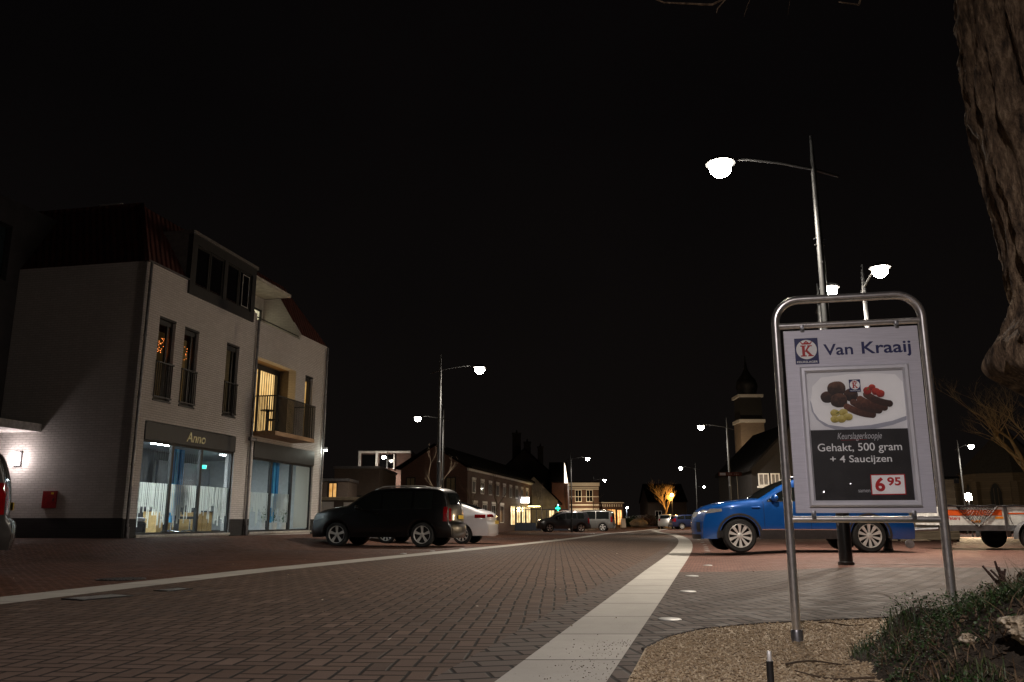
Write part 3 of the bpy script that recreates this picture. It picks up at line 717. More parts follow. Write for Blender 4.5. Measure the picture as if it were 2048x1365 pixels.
SUV = dict(L=4.40, W=1.84, sill=.28, top=[(2.2, .50), (2.18, .76), (2.10, .96), (1.75, 1.09), (1.25, 1.17), (1.05, 1.21), (.70, 1.46), (.34, 1.63), (-.1, 1.70), (-1.0, 1.715), (-1.72, 1.68), (-1.93, 1.59), (-2.07, 1.22), (-2.10, 1.0), (-2.12, .74), (-2.19, .64), (-2.2, .42)],
    xf=1.33, xr=-1.34, Rw=.36, ww=.22, spokes=5, twin=False, sw=(.022, .045), rimmat='alloy', belt_f=1.02, belt_r=1.10, panes=[(-.02, .80), (-.98, -.08), (-1.62, -1.06)], roofgap=.11,
    ws=((1.04, 1.22), (.32, 1.635)), rw=((-1.945, 1.55), (-2.07, 1.21)), arch=.07, sillz=.42, clad=False, head=(1.78, 2.14, .76, .93), tail=(-2.09, -1.97, .74, 1.16), tailv=.84, doors=(.90, -.03, -1.02), grille=(.68, .84), rplate=.86, rbump=.66, rails=(.25, -1.55), chromeline=False)
CROSS = dict(SUV, taper_f=.34, L=4.34, W=1.84, top=[(2.17, .52), (2.15, .72), (2.04, .90), (1.7, 1.01), (1.25, 1.07), (1.0, 1.10), (.55, 1.36), (.12, 1.53), (-.3, 1.585), (-1.0, 1.57), (-1.5, 1.47), (-1.74, 1.38), (-1.93, 1.10), (-2.03, .98), (-2.09, .76), (-2.16, .62), (-2.15, .42)],
    xf=1.46, xr=-1.20, Rw=.345, ww=.23, spokes=10, twin=False, sw=(.010, .036), belt_f=1.00, belt_r=1.08, panes=[(.02, .86), (-.86, -.05), (-1.46, -.92)], roofgap=.10,
    ws=((1.02, 1.095), (.10, 1.535)), rw=((-1.77, 1.35), (-1.93, 1.10)), arch=.06, sillz=.46, clad=True, head=(1.80, 2.10, .80, .90), tail=(-2.05, -1.80, .82, 1.02), tailv=.55, doors=(.95, -.01, -.95), grille=(.70, .86), rplate=.72, rbump=.62, rails=(.2, -1.45), chromeline=True)
HATCH = dict(SUV, L=4.47, W=1.82, top=[(2.235, .48), (2.2, .66), (2.08, .78), (1.7, .90), (1.2, .98), (1.05, 1.01), (.5, 1.27), (.1, 1.41), (-.3, 1.455), (-.9, 1.42), (-1.5, 1.26), (-1.9, 1.11), (-2.08, 1.06), (-2.16, .98), (-2.18, .80), (-2.235, .64), (-2.2, .34)],
    xf=1.36, xr=-1.34, Rw=.32, ww=.20, spokes=9, twin=False, sw=(.014, .030), rimmat='alloy', belt_f=.92, belt_r=1.0, panes=[(.0, .85), (-.95, -.06), (-1.3, -1.0)], roofgap=.09,
    ws=((1.07, 1.0), (.08, 1.41)), rw=((-1.05, 1.39), (-1.82, 1.135)), arch=.03, sillz=.34, clad=False, head=(1.7, 2.15, .62, .76), tail=(-2.14, -1.78, .86, .98), tailv=.35, doors=(.9, -.03, -.98), grille=(.5, .66), rplate=.72, rbump=.42, rails=None, chromeline=False)
ESTATE = dict(HATCH, L=4.6, top=[(2.3, .48), (2.26, .66), (2.12, .80), (1.7, .93), (1.2, 1.0), (1.0, 1.03), (.5, 1.30), (.1, 1.45), (-.3, 1.49), (-1.2, 1.47), (-1.8, 1.38), (-1.98, 1.30), (-2.16, .98), (-2.20, .80), (-2.3, .64), (-2.27, .34)],
    xf=1.40, xr=-1.32, Rw=.325, belt_f=.95, belt_r=1.02, panes=[(.0, .85), (-.95, -.06), (-1.75, -1.02)], ws=((1.02, 1.025), (.08, 1.455)), rw=((-1.98, 1.30), (-2.15, 1.0)), tail=(-2.2, -1.93, .78, 1.12), tailv=.72, rails=(.1, -1.7))
SMALL = dict(HATCH, L=3.7, W=1.68, top=[(1.85, .46), (1.82, .68), (1.72, .82), (1.4, .94), (1.05, 1.02), (.6, 1.30), (.2, 1.47), (-.3, 1.52), (-1.1, 1.49), (-1.55, 1.38), (-1.72, 1.05), (-1.78, .85), (-1.84, .62), (-1.83, .34)],
    xf=1.15, xr=-1.2, Rw=.30, belt_f=.95, belt_r=1.02, panes=[(.05, .8), (-.75, -.02), (-1.3, -.82)], ws=((1.02, 1.04), (.18, 1.475)), rw=((-1.56, 1.37), (-1.71, 1.07)), head=(1.4, 1.78, .66, .82), tail=(-1.76, -1.58, .78, 1.08), tailv=.75, doors=(.85, 0., -.8), rails=None)
VAN = dict(SUV, L=4.7, W=1.86, top=[(2.35, .48), (2.32, .72), (2.2, .92), (1.9, 1.02), (1.55, 1.12), (.95, 1.58), (.5, 1.78), (0, 1.85), (-1.4, 1.85), (-2.05, 1.80), (-2.2, 1.70), (-2.26, 1.1), (-2.28, .8), (-2.34, .62), (-2.33, .38)],
    xf=1.5, xr=-1.4, belt_f=1.04, belt_r=1.06, panes=[(.45, 1.3), (-.75, .38), (-1.95, -.82)], ws=((1.52, 1.14), (.5, 1.77)), rw=((-2.21, 1.62), (-2.26, 1.12)), head=(1.9, 2.28, .72, .92), tail=(-2.27, -2.1, .82, 1.3), tailv=.85, doors=(1.35, .41, -.79), rails=None)
P_black = car_paint('black_paint', (.0025, .0025, .003), coat=.55)
P_blue = car_paint('blue_paint', (.003, .085, .37), metal=.25)
P_white = car_paint('white_paint_car', (.76, .76, .80))
P_dgrey = car_paint('dark_grey_paint', (.035, .036, .042), metal=.4)
P_grey = car_paint('grey_paint', (.16, .16, .155), metal=.4)
P_silver = car_paint('silver_paint', (.42, .42, .41), metal=.5)
P_navy = car_paint('navy_paint', (.012, .022, .075), metal=.3)
def put(x, y, dz=0.): return (x, y, zt(x, y)+dz)
def heading(dx, dy): return math.atan2(dy, dx)
make_car('parked_car', 'black SUV with silver five spoke wheels parked side on in front of the shop', SUV, P_black, put(-3.73, 25.8), heading(-.975, .222))
make_car('parked_car', 'white hatchback parked behind the black SUV, its rear end sticking out', HATCH, P_white, put(-2.84, 29.8), heading(-.981, .196))
make_car('parked_car', 'bright blue crossover parked side on behind the butcher sign', CROSS, P_blue, put(6.25, 18.5), heading(-.9993, .037))
make_car('parked_car', 'dark grey SUV with silver wheels parked by the lamp post down the street', dict(SUV, n=70, L=4.6, xf=1.37, xr=-1.35), P_dgrey, put(4.39, 72.4), heading(-.985, -.17))
make_car('parked_car', 'pale grey van parked behind the dark grey SUV down the street', dict(VAN, n=60), P_grey, put(6.9, 76.5), heading(-.95, .2))
make_car('parked_car', 'dark grey car cut off by the left picture edge with red taillight', SUV, car_paint('graphite_paint', (.045, .044, .044), metal=.4), put(-8.98, 10.7), heading(-.80, -.60))
make_car('parked_car', 'small silver car seen from behind at the far right bend', dict(SMALL, n=60), P_silver, put(16.9, 92.), heading(.3, .95), detail=False)
make_car('parked_car', 'dark blue estate car parked beyond the blue crossover near the bend', dict(ESTATE, n=60), P_navy, put(18.75, 88.), heading(.995, .08), detail=False)

# ------------------------------------------------------------------ butcher's sign on a bent steel tube stand
sg = thing('shop_sign', 'brushed steel advertising sign with a meat poster on a bent tube stand', 'sign', (1.65, 5.03, 0), R(-12.24))
SW = .850
path = [(0, 0, -.05), (0, 0, .6), (0, 0, 1.2), (0, 0, 1.90)]
for a in np.linspace(0, 90, 9)[1:]: path.append((.145*(1-math.cos(R(a))), 0, 1.90+.145*math.sin(R(a))))
path += [(SW/2, 0, 2.045)]
for a in np.linspace(90, 0, 9): path.append((SW-.145*(1-math.cos(R(a))), 0, 1.90+.145*math.sin(R(a))))
path += [(SW, 0, 1.2), (SW, 0, .6), (SW, 0, -.05)]
MB().tube(path, .0255, 20).build('tube_frame', M['steel'], sg, smooth=True, auto=50)
for z in (1.880, .702): MB().tube([(.02, 0, z), (SW/2, 0, z), (SW-.02, 0, z)], .019, 16).build('crossbar', M['steel'], sg, smooth=True, auto=50)
for x in (0, SW): MB().lathe([(.034, -.03), (.035, .065), (.030, .078)], (x, 0, 0), seg=22).build('foot_collar', M['zinc'], sg, smooth=True, auto=40)
panel = MB().rbox(.040, .812, -.030, -.018, .738, 1.843, .003).build('panel', brushed('brushed_aluminium'), sg)
for x, z in ((.154, 1.855), (.698, 1.855), (.141, .728), (.690, .728)):
    mb = MB().rbox(x-.012, x+.012, -.034, -.004, z-.024, z+.024, .004); mb.lathe([(.009, -.043), (.010, -.034)], (x, 0, z), axis='y', seg=12); mb.build('clamp', M['zinc'], sg, smooth=True, auto=35)
navy = plain('navy_print', (.012, .016, .10), .4, var=.05); redp = plain('red_print', (.42, .012, .015), .4, var=.05); whitep = plain('white_print', (.86, .86, .86), .4, var=.03)
lettering('lettering', 'Van', .268, .437, 1.680, 1.750, -.0302, navy, panel, bold=.016, depth=.001)
lettering('lettering', 'Kraaij', .487, .764, 1.658, 1.756, -.0302, navy, panel, bold=.016, depth=.001)
def ell(cx, cz, rx, rz, rot=0., n=28): return [(cx+rx*math.cos(t)*math.cos(rot)-rz*math.sin(t)*math.sin(rot), cz+rx*math.cos(t)*math.sin(rot)+rz*math.sin(t)*math.cos(rot)) for t in [2*math.pi*k/n for k in range(n)]]
def flat(name, polys, y, mat, parent, step=.00006, th=.0003):
    mb = MB()
    for i, p in enumerate(polys): mb.prism(p, y-th-i*step, y, 'xz')
    return mb.build(name, mat, parent)
def logo(x0, x1, z0, z1, y, parent, text=True):
    W, H = x1-x0, z1-z0; b = flat('logo', [[(x0, z0), (x1, z0), (x1, z1), (x0, z1)]], y, navy, parent)
    if b.parent and b.parent.parent and b.parent.parent.parent: par = parent
    else: par = b
    cx, cz, r = x0+W*.5, z0+H*.56, W*.44
    flat('emblem_disc', [ell(cx, cz, r, r, n=40)], y-.0004, whitep, par)
    k = r*1.15; ox, oz = cx-k*.52, cz-k*.62
    q = lambda pts: [(ox+a*k, oz+c*k) for a, c in pts]
    flat('emblem_letter', [q([(.14, 0), (.38, 0), (.38, 1), (.14, 1)]), q([(.0, 0), (.50, 0), (.50, .10), (.0, .10)]), q([(.02, .90), (.48, .90), (.48, 1), (.02, 1)]),
        q([(.34, .42), (.46, .42), (.84, .92), (.64, .92)]), q([(.40, .50), (.54, .62), (1.0, .08), (.74, .08)]), q([(.60, .90), (.98, .90), (.98, 1), (.60, 1)]), q([(.62, 0), (1.08, 0), (1.08, .10), (.62, .10)])], y-.0008, redp, par, step=.00005)
    c0 = cz+r*.52
    flat('emblem_crown', [[(cx-r*.42, c0), (cx+r*.42, c0), (cx+r*.52, c0+r*.24), (cx+r*.28, c0+r*.13), (cx+r*.14, c0+r*.30), (cx, c0+r*.16), (cx-r*.14, c0+r*.30), (cx-r*.28, c0+r*.13), (cx-r*.52, c0+r*.24)],
         ell(cx, c0+r*.30, r*.09, r*.09, n=10), ell(cx-r*.50, c0+r*.24, r*.07, r*.07, n=10), ell(cx+r*.50, c0+r*.24, r*.07, r*.07, n=10)], y-.0008, redp, par)
    if text: lettering('emblem_text', 'KEURSLAGER', x0+W*.06, x1-W*.06, z0+H*.045, z0+H*.125, y-.0004, whitep, par, bold=.012, depth=.0004)
logo(.101, .238, 1.631, 1.793, -.0303, panel)
# snap frame with a bevelled profile
prof = [(0, 0), (0, .013), (.010, .021), (.026, .021), (.037, .009), (.037, 0)]
x0, x1, z0, z1 = .119, .738, .774, 1.613
mb = MB(); mb.grid([[(x0+i, -.030-h, z0+i) for i, h in prof], [(x1-i, -.030-h, z0+i) for i, h in prof], [(x1-i, -.030-h, z1-i) for i, h in prof], [(x0+i, -.030-h, z1-i) for i, h in prof]], closeu=True)
mb.build('poster_frame', plain('frame_aluminium', (.80, .80, .86), .35, metal=.45, var=.05), sg)
po = flat('poster', [[(.155, 1.2262), (.700, 1.2262), (.700, 1.577), (.155, 1.577)]], -.0315, plain('poster_grey_white', (.72, .72, .74), .45, var=.05), sg)
flat('poster_lower_half', [[(.155, .810), (.700, .810), (.700, 1.2260), (.155, 1.2260)]], -.0315, plain('poster_black', (.022, .020, .021), .4, var=.25), po)
YP = -.0320
plate_w = plain('plate_print', (.88, .88, .88), .45, var=.03); plate_s = plain('plate_rim_print', (.36, .37, .43), .45, var=.12)
top_curve = [(.172, 1.40), (.183, 1.335), (.212, 1.288), (.262, 1.256), (.36, 1.240), (.50, 1.250), (.62, 1.272), (.700, 1.300)]
flat('plate_rim', [[(.165, 1.41), (.172, 1.34), (.196, 1.29), (.240, 1.250), (.30, 1.2268), (.52, 1.2268), (.62, 1.248), (.699, 1.276), (.699, 1.300), (.62, 1.280), (.30, 1.280), (.2, 1.35)]], YP, plate_s, po)
flat('plate', [top_curve+[(.699, 1.50), (.66, 1.55), (.56, 1.560), (.40, 1.56), (.24, 1.545), (.185, 1.49)]], YP-.0004, plate_w, po)
def food(nm, a, b, sc):
    t = NT(nm); c = t.co(); gz_ = t.new('ShaderNodeSeparateXYZ'); t.link(t.co('Generated'), gz_.inputs[0]); f = t.m('ADD', t.m('MULTIPLY', t.noise(c, sc, 6, .7), .75), t.m('MULTIPLY', gz_.outputs[2], .42)); t.set(Base_Color=t.ramp(f, [(.34, tuple(v*.5 for v in a)), (.55, a), (.82, b)]), Roughness=.5); return t.mat
meat1 = food('meatball_print', (.035, .014, .008), (.15, .065, .038), 45); meat2 = food('meatball_print_dark', (.022, .009, .006), (.10, .04, .024), 50)
saus1 = food('sausage_print', (.07, .022, .012), (.20, .075, .042), 60); saus2 = food('sausage_print_dark', (.045, .015, .009), (.14, .05, .03), 60)
pot1 = food('potato_print', (.45, .36, .08), (.68, .60, .24), 55); tom1 = food('tomato_print', (.33, .02, .012), (.60, .06, .035), 50); herb = plain('herb_print', (.10, .16, .03), .5)
def wob(cx, cz, rx, rz, s): return [(cx+rx*(1+.10*noise.noise(Vector((math.cos(t)*1.5, math.sin(t)*1.5, s))))*math.cos(t), cz+rz*(1+.10*noise.noise(Vector((math.cos(t)*1.5, math.sin(t)*1.5, s))))*math.sin(t)) for t in [2*math.pi*k/36 for k in range(36)]]
def caps(a, b, r, sag=.010):
    a, b = Vector(a), Vector(b); d = (b-a).normalized(); n_ = Vector((-d.y, d.x)); L = []
    for t in np.linspace(0, 1, 12): L.append(a+(b-a)*t-n_*sag*4*t*(1-t)+n_*r)
    for t in np.linspace(0, math.pi, 8)[1:-1]: L.append(b+n_*r*math.cos(t)+d*r*math.sin(t))
    for t in np.linspace(1, 0, 12): L.append(a+(b-a)*t-n_*sag*4*t*(1-t)-n_*r)
    for t in np.linspace(math.pi, 2*math.pi, 8)[1:-1]: L.append(a+n_*r*math.cos(t)+d*r*math.sin(t))
    return [(p.x, p.y) for p in L]
y = YP-.0008
for (cx, cz, rx, rz, mt) in ((.268, 1.424, .040, .036, meat2), (.402, 1.432, .040, .040, meat2), (.324, 1.474, .054, .045, meat1), (.332, 1.402, .050, .043, meat1)):
    flat('meatball', [wob(cx, cz, rx, rz, cx*40)], y, mt, po); y -= .0003
for (a, b, mt) in (((.375, 1.362), (.513, 1.311), saus1), ((.413, 1.388), (.550, 1.336), saus2), ((.452, 1.406), (.582, 1.352), saus1), ((.490, 1.432), (.612, 1.375), saus2)):
    flat('sausage', [caps(a, b, .0205)], y, mt, po); y -= .0003
for cx, cz in ((.302, 1.326), (.350, 1.328), (.300, 1.289), (.337, 1.290), (.375, 1.302)):
    flat('potato', [wob(cx, cz, .026, .022, cx*30)], y, pot1, po); y -= .0003
flat('herb', [ell(.318, 1.327, .012, .003, .5, 8)], y, herb, po)
for cx, cz, r in ((.496, 1.455, .024), (.523, 1.474, .020), (.542, 1.450, .023), (.566, 1.437, .024)):
    flat('tomato', [wob(cx, cz, r, r*.95, cx*20)], y, tom1, po); y -= .0003
flat('herb', [ell(.500, 1.466, .012, .004, .9, 8)], y, herb, po)
logo(.396, .460, 1.451, 1.525, y-.0002, po)
greyp = plain('pale_grey_print', (.52, .52, .54), .4, var=.04)
lettering('poster_lettering', 'Keurslagerkoopje', .306, .554, 1.157, 1.207, YP, greyp, po, shear=.28, depth=.0005)
flat('underline', [[(.325, 1.162), (.47, 1.164), (.47, 1.1655), (.325, 1.1635)]], YP-.0006, redp, po)
lettering('poster_lettering', 'Gehakt, 500 gram', .190, .658, 1.084, 1.145, YP, whitep, po, bold=.004, depth=.0005)
lettering('poster_lettering', '+ 4 Saucijzen', .255, .597, 1.019, 1.073, YP, whitep, po, bold=.006, depth=.0005)
lettering('poster_lettering', 'samen', .397, .462, .857, .872, YP, greyp, po, depth=.0004)
flat('price_label', [[(.468, .841), (.657, .843), (.659, .961), (.470, .960)]], YP, redp, po)
flat('price_label', [[(.4735, .8465), (.6515, .8485), (.6535, .9555), (.4755, .9545)]], YP-.0004, whitep, po)
lettering('price_lettering', '6', .492, .546, .861, .943, YP-.0008, redp, po, bold=.035, depth=.0005)
lettering('price_lettering', '95', .560, .634, .894, .943, YP-.0008, redp, po, bold=.03, depth=.0005)
# creased clear cover sheet in front of the poster
t = NT('creased_plastic'); t.n.remove(t.bsdf); tr = t.new('ShaderNodeBsdfTransparent'); gl = t.new('ShaderNodeBsdfGlossy'); gl.inputs['Roughness'].default_value = .08
c = t.co(); nzv = t.new('ShaderNodeTexNoise'); nzv.inputs['Scale'].default_value = 7; nzv.inputs['Detail'].default_value = 2; nzv.inputs['Distortion'].default_value = 1.4; t.link(c, nzv.inputs['Vector'])
sx = t.new('ShaderNodeSeparateXYZ'); t.link(c, sx.inputs[0]); mr = t.new('ShaderNodeMapRange'); t.link(sx.outputs[2], mr.inputs[0]); mr.inputs[1].default_value = 1.06; mr.inputs[2].default_value = .84; mr.inputs[3].default_value = .04; mr.inputs[4].default_value = .6
bp = t.new('ShaderNodeBump'); bp.inputs['Distance'].default_value = .03; bp.inputs['Strength'].default_value = 1.; t.link(t.m('MULTIPLY', nzv.outputs['Fac'], mr.outputs[0]), bp.inputs['Height']); t.link(bp.outputs[0], gl.inputs['Normal'])
fr = t.new('ShaderNodeFresnel'); fr.inputs[0].default_value = 1.45; t.link(bp.outputs[0], fr.inputs['Normal']); mx = t.new('ShaderNodeMixShader')
t.link(fr.outputs[0], mx.inputs[0]); t.link(tr.outputs[0], mx.inputs[1]); t.link(gl.outputs[0], mx.inputs[2]); t.link(mx.outputs[0], t.n['Material Output'].inputs[0])
MB().grid([[(.156+.543*u, -.0395, .811+.765*v) for v in np.linspace(0, 1, 3)] for u in np.linspace(0, 1, 3)]).build('cover_sheet', t.mat, sg)

# ------------------------------------------------------------------ street lamps
def street_lamp(label, x, y, hx, hy, H=6.2, power=1.0, base_h=1.1, group='street lamps along the road', detail=True, z=None, col=None):
    """pole at x, y; the lamp head hangs at the offset hx, hy"""
    r = thing('street_lamp', label, 'street lamp', (x, y, zt(x, y) if z is None else z), 0, group)
    sg_ = 20 if detail else 8; k = H/6.2
    MB().lathe([(.115, -.05), (.115, .04), (.095, .05), (.095, base_h), (.080, base_h+.02)], seg=sg_).build('pole_base', M['pole_base'], r, smooth=True, auto=40)
    MB().lathe([(.072, base_h+.01), (.066, 2.7*k), (.072, 2.72*k), (.072, 2.82*k), (.058, 2.84*k), (.045, 6.0*k), (.020, 6.7*k)], seg=sg_).build('pole', M['pole'], r, smooth=True, auto=30)
    d = Vector((hx, hy, 0)); mb = MB()
    pts = [(-d*.26)+Vector((0, 0, H-.20*k)), Vector((0, 0, H-.08*k)), d*.35+Vector((0, 0, H+.03*k)), d*.7+Vector((0, 0, H+.09*k)), d*.92+Vector((0, 0, H+.09*k))]
    mb.tube([tuple(p) for p in pts], .024, 8); mb.build('arm', M['pole'], r, smooth=True, auto=50)
    if detail:
        mb = MB(); mb.tube([(0, -.085, 4.55*k), (0, .085, 4.55*k)], .012, 6); mb.tube([(-.085, 0, 4.85*k), (.085, 0, 4.85*k)], .012, 6); mb.tube([(-.085, 0, 4.95*k), (.085, 0, 4.95*k)], .012, 6); mb.build('bracket', M['pole'], r)
    hd = MB().lathe([(.03, .14), (.10, .125), (.20, .07), (.235, .03), (.235, .012), (.19, 0.)], (hx, hy, H), seg=24 if detail else 12).build('lamp_head', M['pole'], r, smooth=True, auto=35)
    MB().lathe([(.165, 0.), (.17, -.05), (.155, -.12), (.11, -.175), (.05, -.205), (.004, -.21)], (hx, hy, H-.002), seg=22 if detail else 12).build('lens', M['lens'], hd, smooth=True)  # bowl made deep and round to stand in for the lamp's glare
    light('lamp_light', 'SPOT', (hx, hy, H-.26), LAMP_W*power, col or LAMP_C, r, .14, spot_size=R(158), spot_blend=.55)
    return r
street_lamp('tall street lamp behind the butcher sign, nearest of all, its arm reaching left', 4.83, 12.33, -1.49, 0., base_h=2.6)
street_lamp('street lamp whose head shines just above the sign top, arm towards the viewer', 7.95, 20.7, -.20, -1.3)
street_lamp('street lamp with a flat head up right of the sign top', 8.45, 19.1, -.17, -1.3)
street_lamp('street lamp beyond the black SUV with its bright head right of the pole', -2.60, 29.56, 1.42, 0.)
street_lamp('street lamp behind the black SUV with its head left of the pole', -3.78, 45.65, -1.45, 0.)
street_lamp('street lamp in front of the white upper storey on the left', -10.6, 70.6, -.1, -1.2, power=.7)
street_lamp('street lamp with the brown direction sign beside its pole', 12.45, 47.8, -1.5, 0.)
street_lamp('street lamp with its arm left, standing behind the dark blue estate', 18.7, 84.9, -1.5, 0., detail=False)
street_lamp('street lamp just right of the brown direction sign with its arm right', 18.75, 72.0, 1.35, 0., detail=False)
street_lamp('street lamp with its pole in front of the dark grey SUV', 5.05, 71.4, 1.45, 0., detail=False)
street_lamp('street lamp in front of the white trimmed house, arm right', 11.3, 115.7, 1.5, 0., H=6.2, detail=False)
street_lamp('street lamp left of the tall lit blade sign', 5.7, 110., 1.0, -.8, H=5.6, detail=False, power=.6)
street_lamp('lower of two small lamps over the orange lit tree', 31.0, 165.8, -1.4, 0., detail=False)
street_lamp('upper of two small lamps over the orange lit tree', 26.6, 136.3, -1.4, 0., detail=False)
street_lamp('small far street lamp right of the pole behind the dark blue estate', 30.4, 138.4, 1.4, 0., detail=False)
street_lamp('low bluish lamp above the green garden shrubs', 20.4, 150., .1, -.3, H=3.0, detail=False, col=(.7, .82, 1.), power=.5)
street_lamp('smaller bluish lamp right of the garden shrubs', 26.1, 170., .1, -.3, H=2.4, detail=False, col=(.7, .82, 1.), power=.4)
street_lamp('street lamp with slim pole between the sign and the bare tree', 31.0, 57.6, .25, -1.2, H=5.9, detail=False)
street_lamp('faint far street lamp seen over the blue crossover bonnet', 47., 160., .8, 0., H=6., detail=False, power=.4)
street_lamp('assumed street lamp, out of view behind the photographer at the pavement edge', -3.0, -4.2, 1.4, .2, power=1.45, col=(1., .90, .90))  # unseen lamp, assumed from the lit sign face and added to light it
# low flood lamp by the church
t_ = thing('flood_lamp', 'low white flood lamp shining between the trailer and the church', 'flood lamp', (22.3, 41., zt(22.3, 41.)))
MB().lathe([(.05, 0), (.035, .05), (.035, 1.75)], seg=10).build('pole', M['pole'], t_, smooth=True, auto=40)
MB().lathe([(.05, 1.74), (.12, 1.78), (.15, 1.86), (.12, 2.05), (.02, 2.10)], seg=14).build('lamp_head', M['lens'], t_, smooth=True)
light('lamp_light', 'POINT', (0, -.1, 2.25), 2600, (1., .72, .42), t_, .1)

# ------------------------------------------------------------------ white brick shop building (local x = outwards, y = along the facade, z = height)
ANG = math.atan2(-.20188, .97941)
bd = thing('shop_building', 'white painted brick shop building with red tiled roof and lit shop windows', 'building', (-10.10, 21.88, 0), ANG)
def wall_holes(mb, axis, u0, u1, z0, z1, holes, d0, d1):
    """wall in the u-z plane with openings; d0 is the outer face, d1 the inner"""
    us = sorted({u0, u1, *[h[0] for h in holes], *[h[1] for h in holes]}); zs = sorted({z0, z1, *[h[2] for h in holes], *[h[3] for h in holes]})
    us = [u for u in us if u0 <= u <= u1]; zs = [z for z in zs if z0 <= z <= z1]
    nu, nz = len(us)-1, len(zs)-1
    solid = [[not any(h[0] <= (us[i]+us[i+1])/2 <= h[1] and h[2] <= (zs[j]+zs[j+1])/2 <= h[3] for h in holes) for j in range(nz)] for i in range(nu)]
    P = (lambda u, z, d: (d, u, z)) if axis == 'y' else (lambda u, z, d: (u, d, z))
    for i in range(nu):
        for j in range(nz):
            if not solid[i][j]: continue
            a, b, c, e = us[i], us[i+1], zs[j], zs[j+1]
            for d in (d0, d1): mb.add([P(a, c, d), P(b, c, d), P(b, e, d), P(a, e, d)], [(0, 1, 2, 3)])
            for di, dj, q in ((-1, 0, ((a, c), (a, e))), (1, 0, ((b, c), (b, e))), (0, -1, ((a, c), (b, c))), (0, 1, ((a, e), (b, e)))):
                ii, jj = i+di, j+dj
                if 0 <= ii < nu and 0 <= jj < nz and solid[ii][jj]: continue
                (p, r_), (s_, t2) = q
                mb.add([P(p, r_, d0), P(s_, t2, d0), P(s_, t2, d1), P(p, r_, d1)], [(0, 1, 2, 3)])
    return mb
WB = brickwall('white_brick', (.70, .67, .65), (.79, .76, .74), (.52, .50, .48), bump=1.)
DB = brickwall('dark_brick_plinth', (.018, .017, .017), (.026, .025, .025), (.012, .012, .012), bump=.5)
HO = [(.56, 5.25, .30, 3.36), (6.46, 11.20, .30, 3.34), (.78, 1.55, 3.98, 6.34), (2.0, 2.74, 3.98, 6.31), (4.34, 5.10, 3.98, 6.32), (10.10, 10.77, 3.70, 6.23), (6.28, 9.30, 3.60, 6.24), (1.95, 5.80, 7.33, 9.), (6.12, 9.42, 7.50, 9.)]
mb = MB(); wall_holes(mb, 'y', 0, 11.99, 0, 7.72, HO, 0, -.30); mb.build('wall', WB, bd)
mb = MB(); wall_holes(mb, 'x', -9.5, -.001, 0, 7.72, [], .0, .30); mb.build('wall', WB, bd)
mb = MB(); wall_holes(mb, 'x', -9.5, -.30, 0, 7.72, [], 11.99, 11.70); mb.build('wall', WB, bd)
for a, b in ((-.004, .56), (5.25, 6.46), (11.20, 11.994)): MB().box(-.02, .004, a, b, 0, .72).build('plinth', DB, bd)
MB().box(-9.5, .003, -.004, .02, 0, .745).build('plinth', DB, bd)
MB().add([(-.02, .02, 7.725), (.06, .02, 7.725), (.06, 1.95, 7.725), (-.02, 1.95, 7.725), (-.02, .02, 7.76), (.06, .02, 7.76), (.06, 1.95, 7.76), (-.02, 1.95, 7.76)], [(0, 1, 2, 3), (4, 5, 6, 7), (0, 1, 5, 4), (1, 2, 6, 5), (2, 3, 7, 6), (3, 0, 4, 7)]).build('gutter', M['zinc'], bd)
# roof
tl = NT('red_roof_tiles'); c = tl.co(); sx = tl.new('ShaderNodeSeparateXYZ'); tl.link(c, sx.inputs[0])
u = tl.m('SINE', tl.m('MULTIPLY', tl.m('ADD', sx.outputs[0], sx.outputs[1]), 28.)); v = tl.m('FRACT', tl.m('MULTIPLY', sx.outputs[2], 3.4))
f = tl.noise(c, 3.5, 4); tl.set(Base_Color=tl.ramp(f, [(.3, (.040, .010, .007)), (.7, (.085, .019, .013))]), Roughness=.7); tl.bump(tl.m('ADD', tl.m('MULTIPLY', u, .5), v), 1., .05)
hp = 1.4; e = 7.72; zt_ = 10.0; s92 = -(9.2-e)/(zt_-e)*hp
rf = MB().add([(0, 0, e), (0, 6.0, e), (-hp, 6.0, zt_), (-hp, hp, zt_)], [(0, 1, 2, 3)])
rf.add([(s92, 6.0, 9.2), (s92, 9.42, 9.2), (-hp, 9.42, zt_), (-hp, 6.0, zt_)], [(0, 1, 2, 3)])
rf.add([(0, 9.42, e), (0, 11.99, e), (-hp, 11.99-hp, zt_), (-hp, 9.42, zt_)], [(0, 1, 2, 3)])
rf.add([(0, 0, e), (-9.5, 0, e), (-9.5, hp, zt_), (-hp, hp, zt_)], [(0, 1, 2, 3)])
rf.add([(0, 11.99, e), (-9.5, 11.99, e), (-9.5, 11.99-hp, zt_), (-hp, 11.99-hp, zt_)], [(0, 1, 2, 3)])
rf.add([(-hp, hp, zt_), (-hp, 11.99-hp, zt_), (-9.5, 11.99-hp, zt_), (-9.5, hp, zt_)], [(0, 1, 2, 3)])
roof = rf.build('roof', tl.mat, bd)
MB().tube([(0, .0, e+.01), (-hp*.5, hp*.5, (e+zt_)/2+.03), (-hp, hp, zt_+.02)], .075, 8).build('hip_ridge', tl.mat, roof, smooth=True)
MB().tube([(-hp, hp, zt_+.02), (-9.5, hp, zt_+.02)], .07, 8).build('hip_ridge', tl.mat, roof, smooth=True)
MB().box(-3.3, -2.5, 1.9, 2.5, zt_+.002, zt_+.36).build('roof_vent', M['whitewood'], roof)
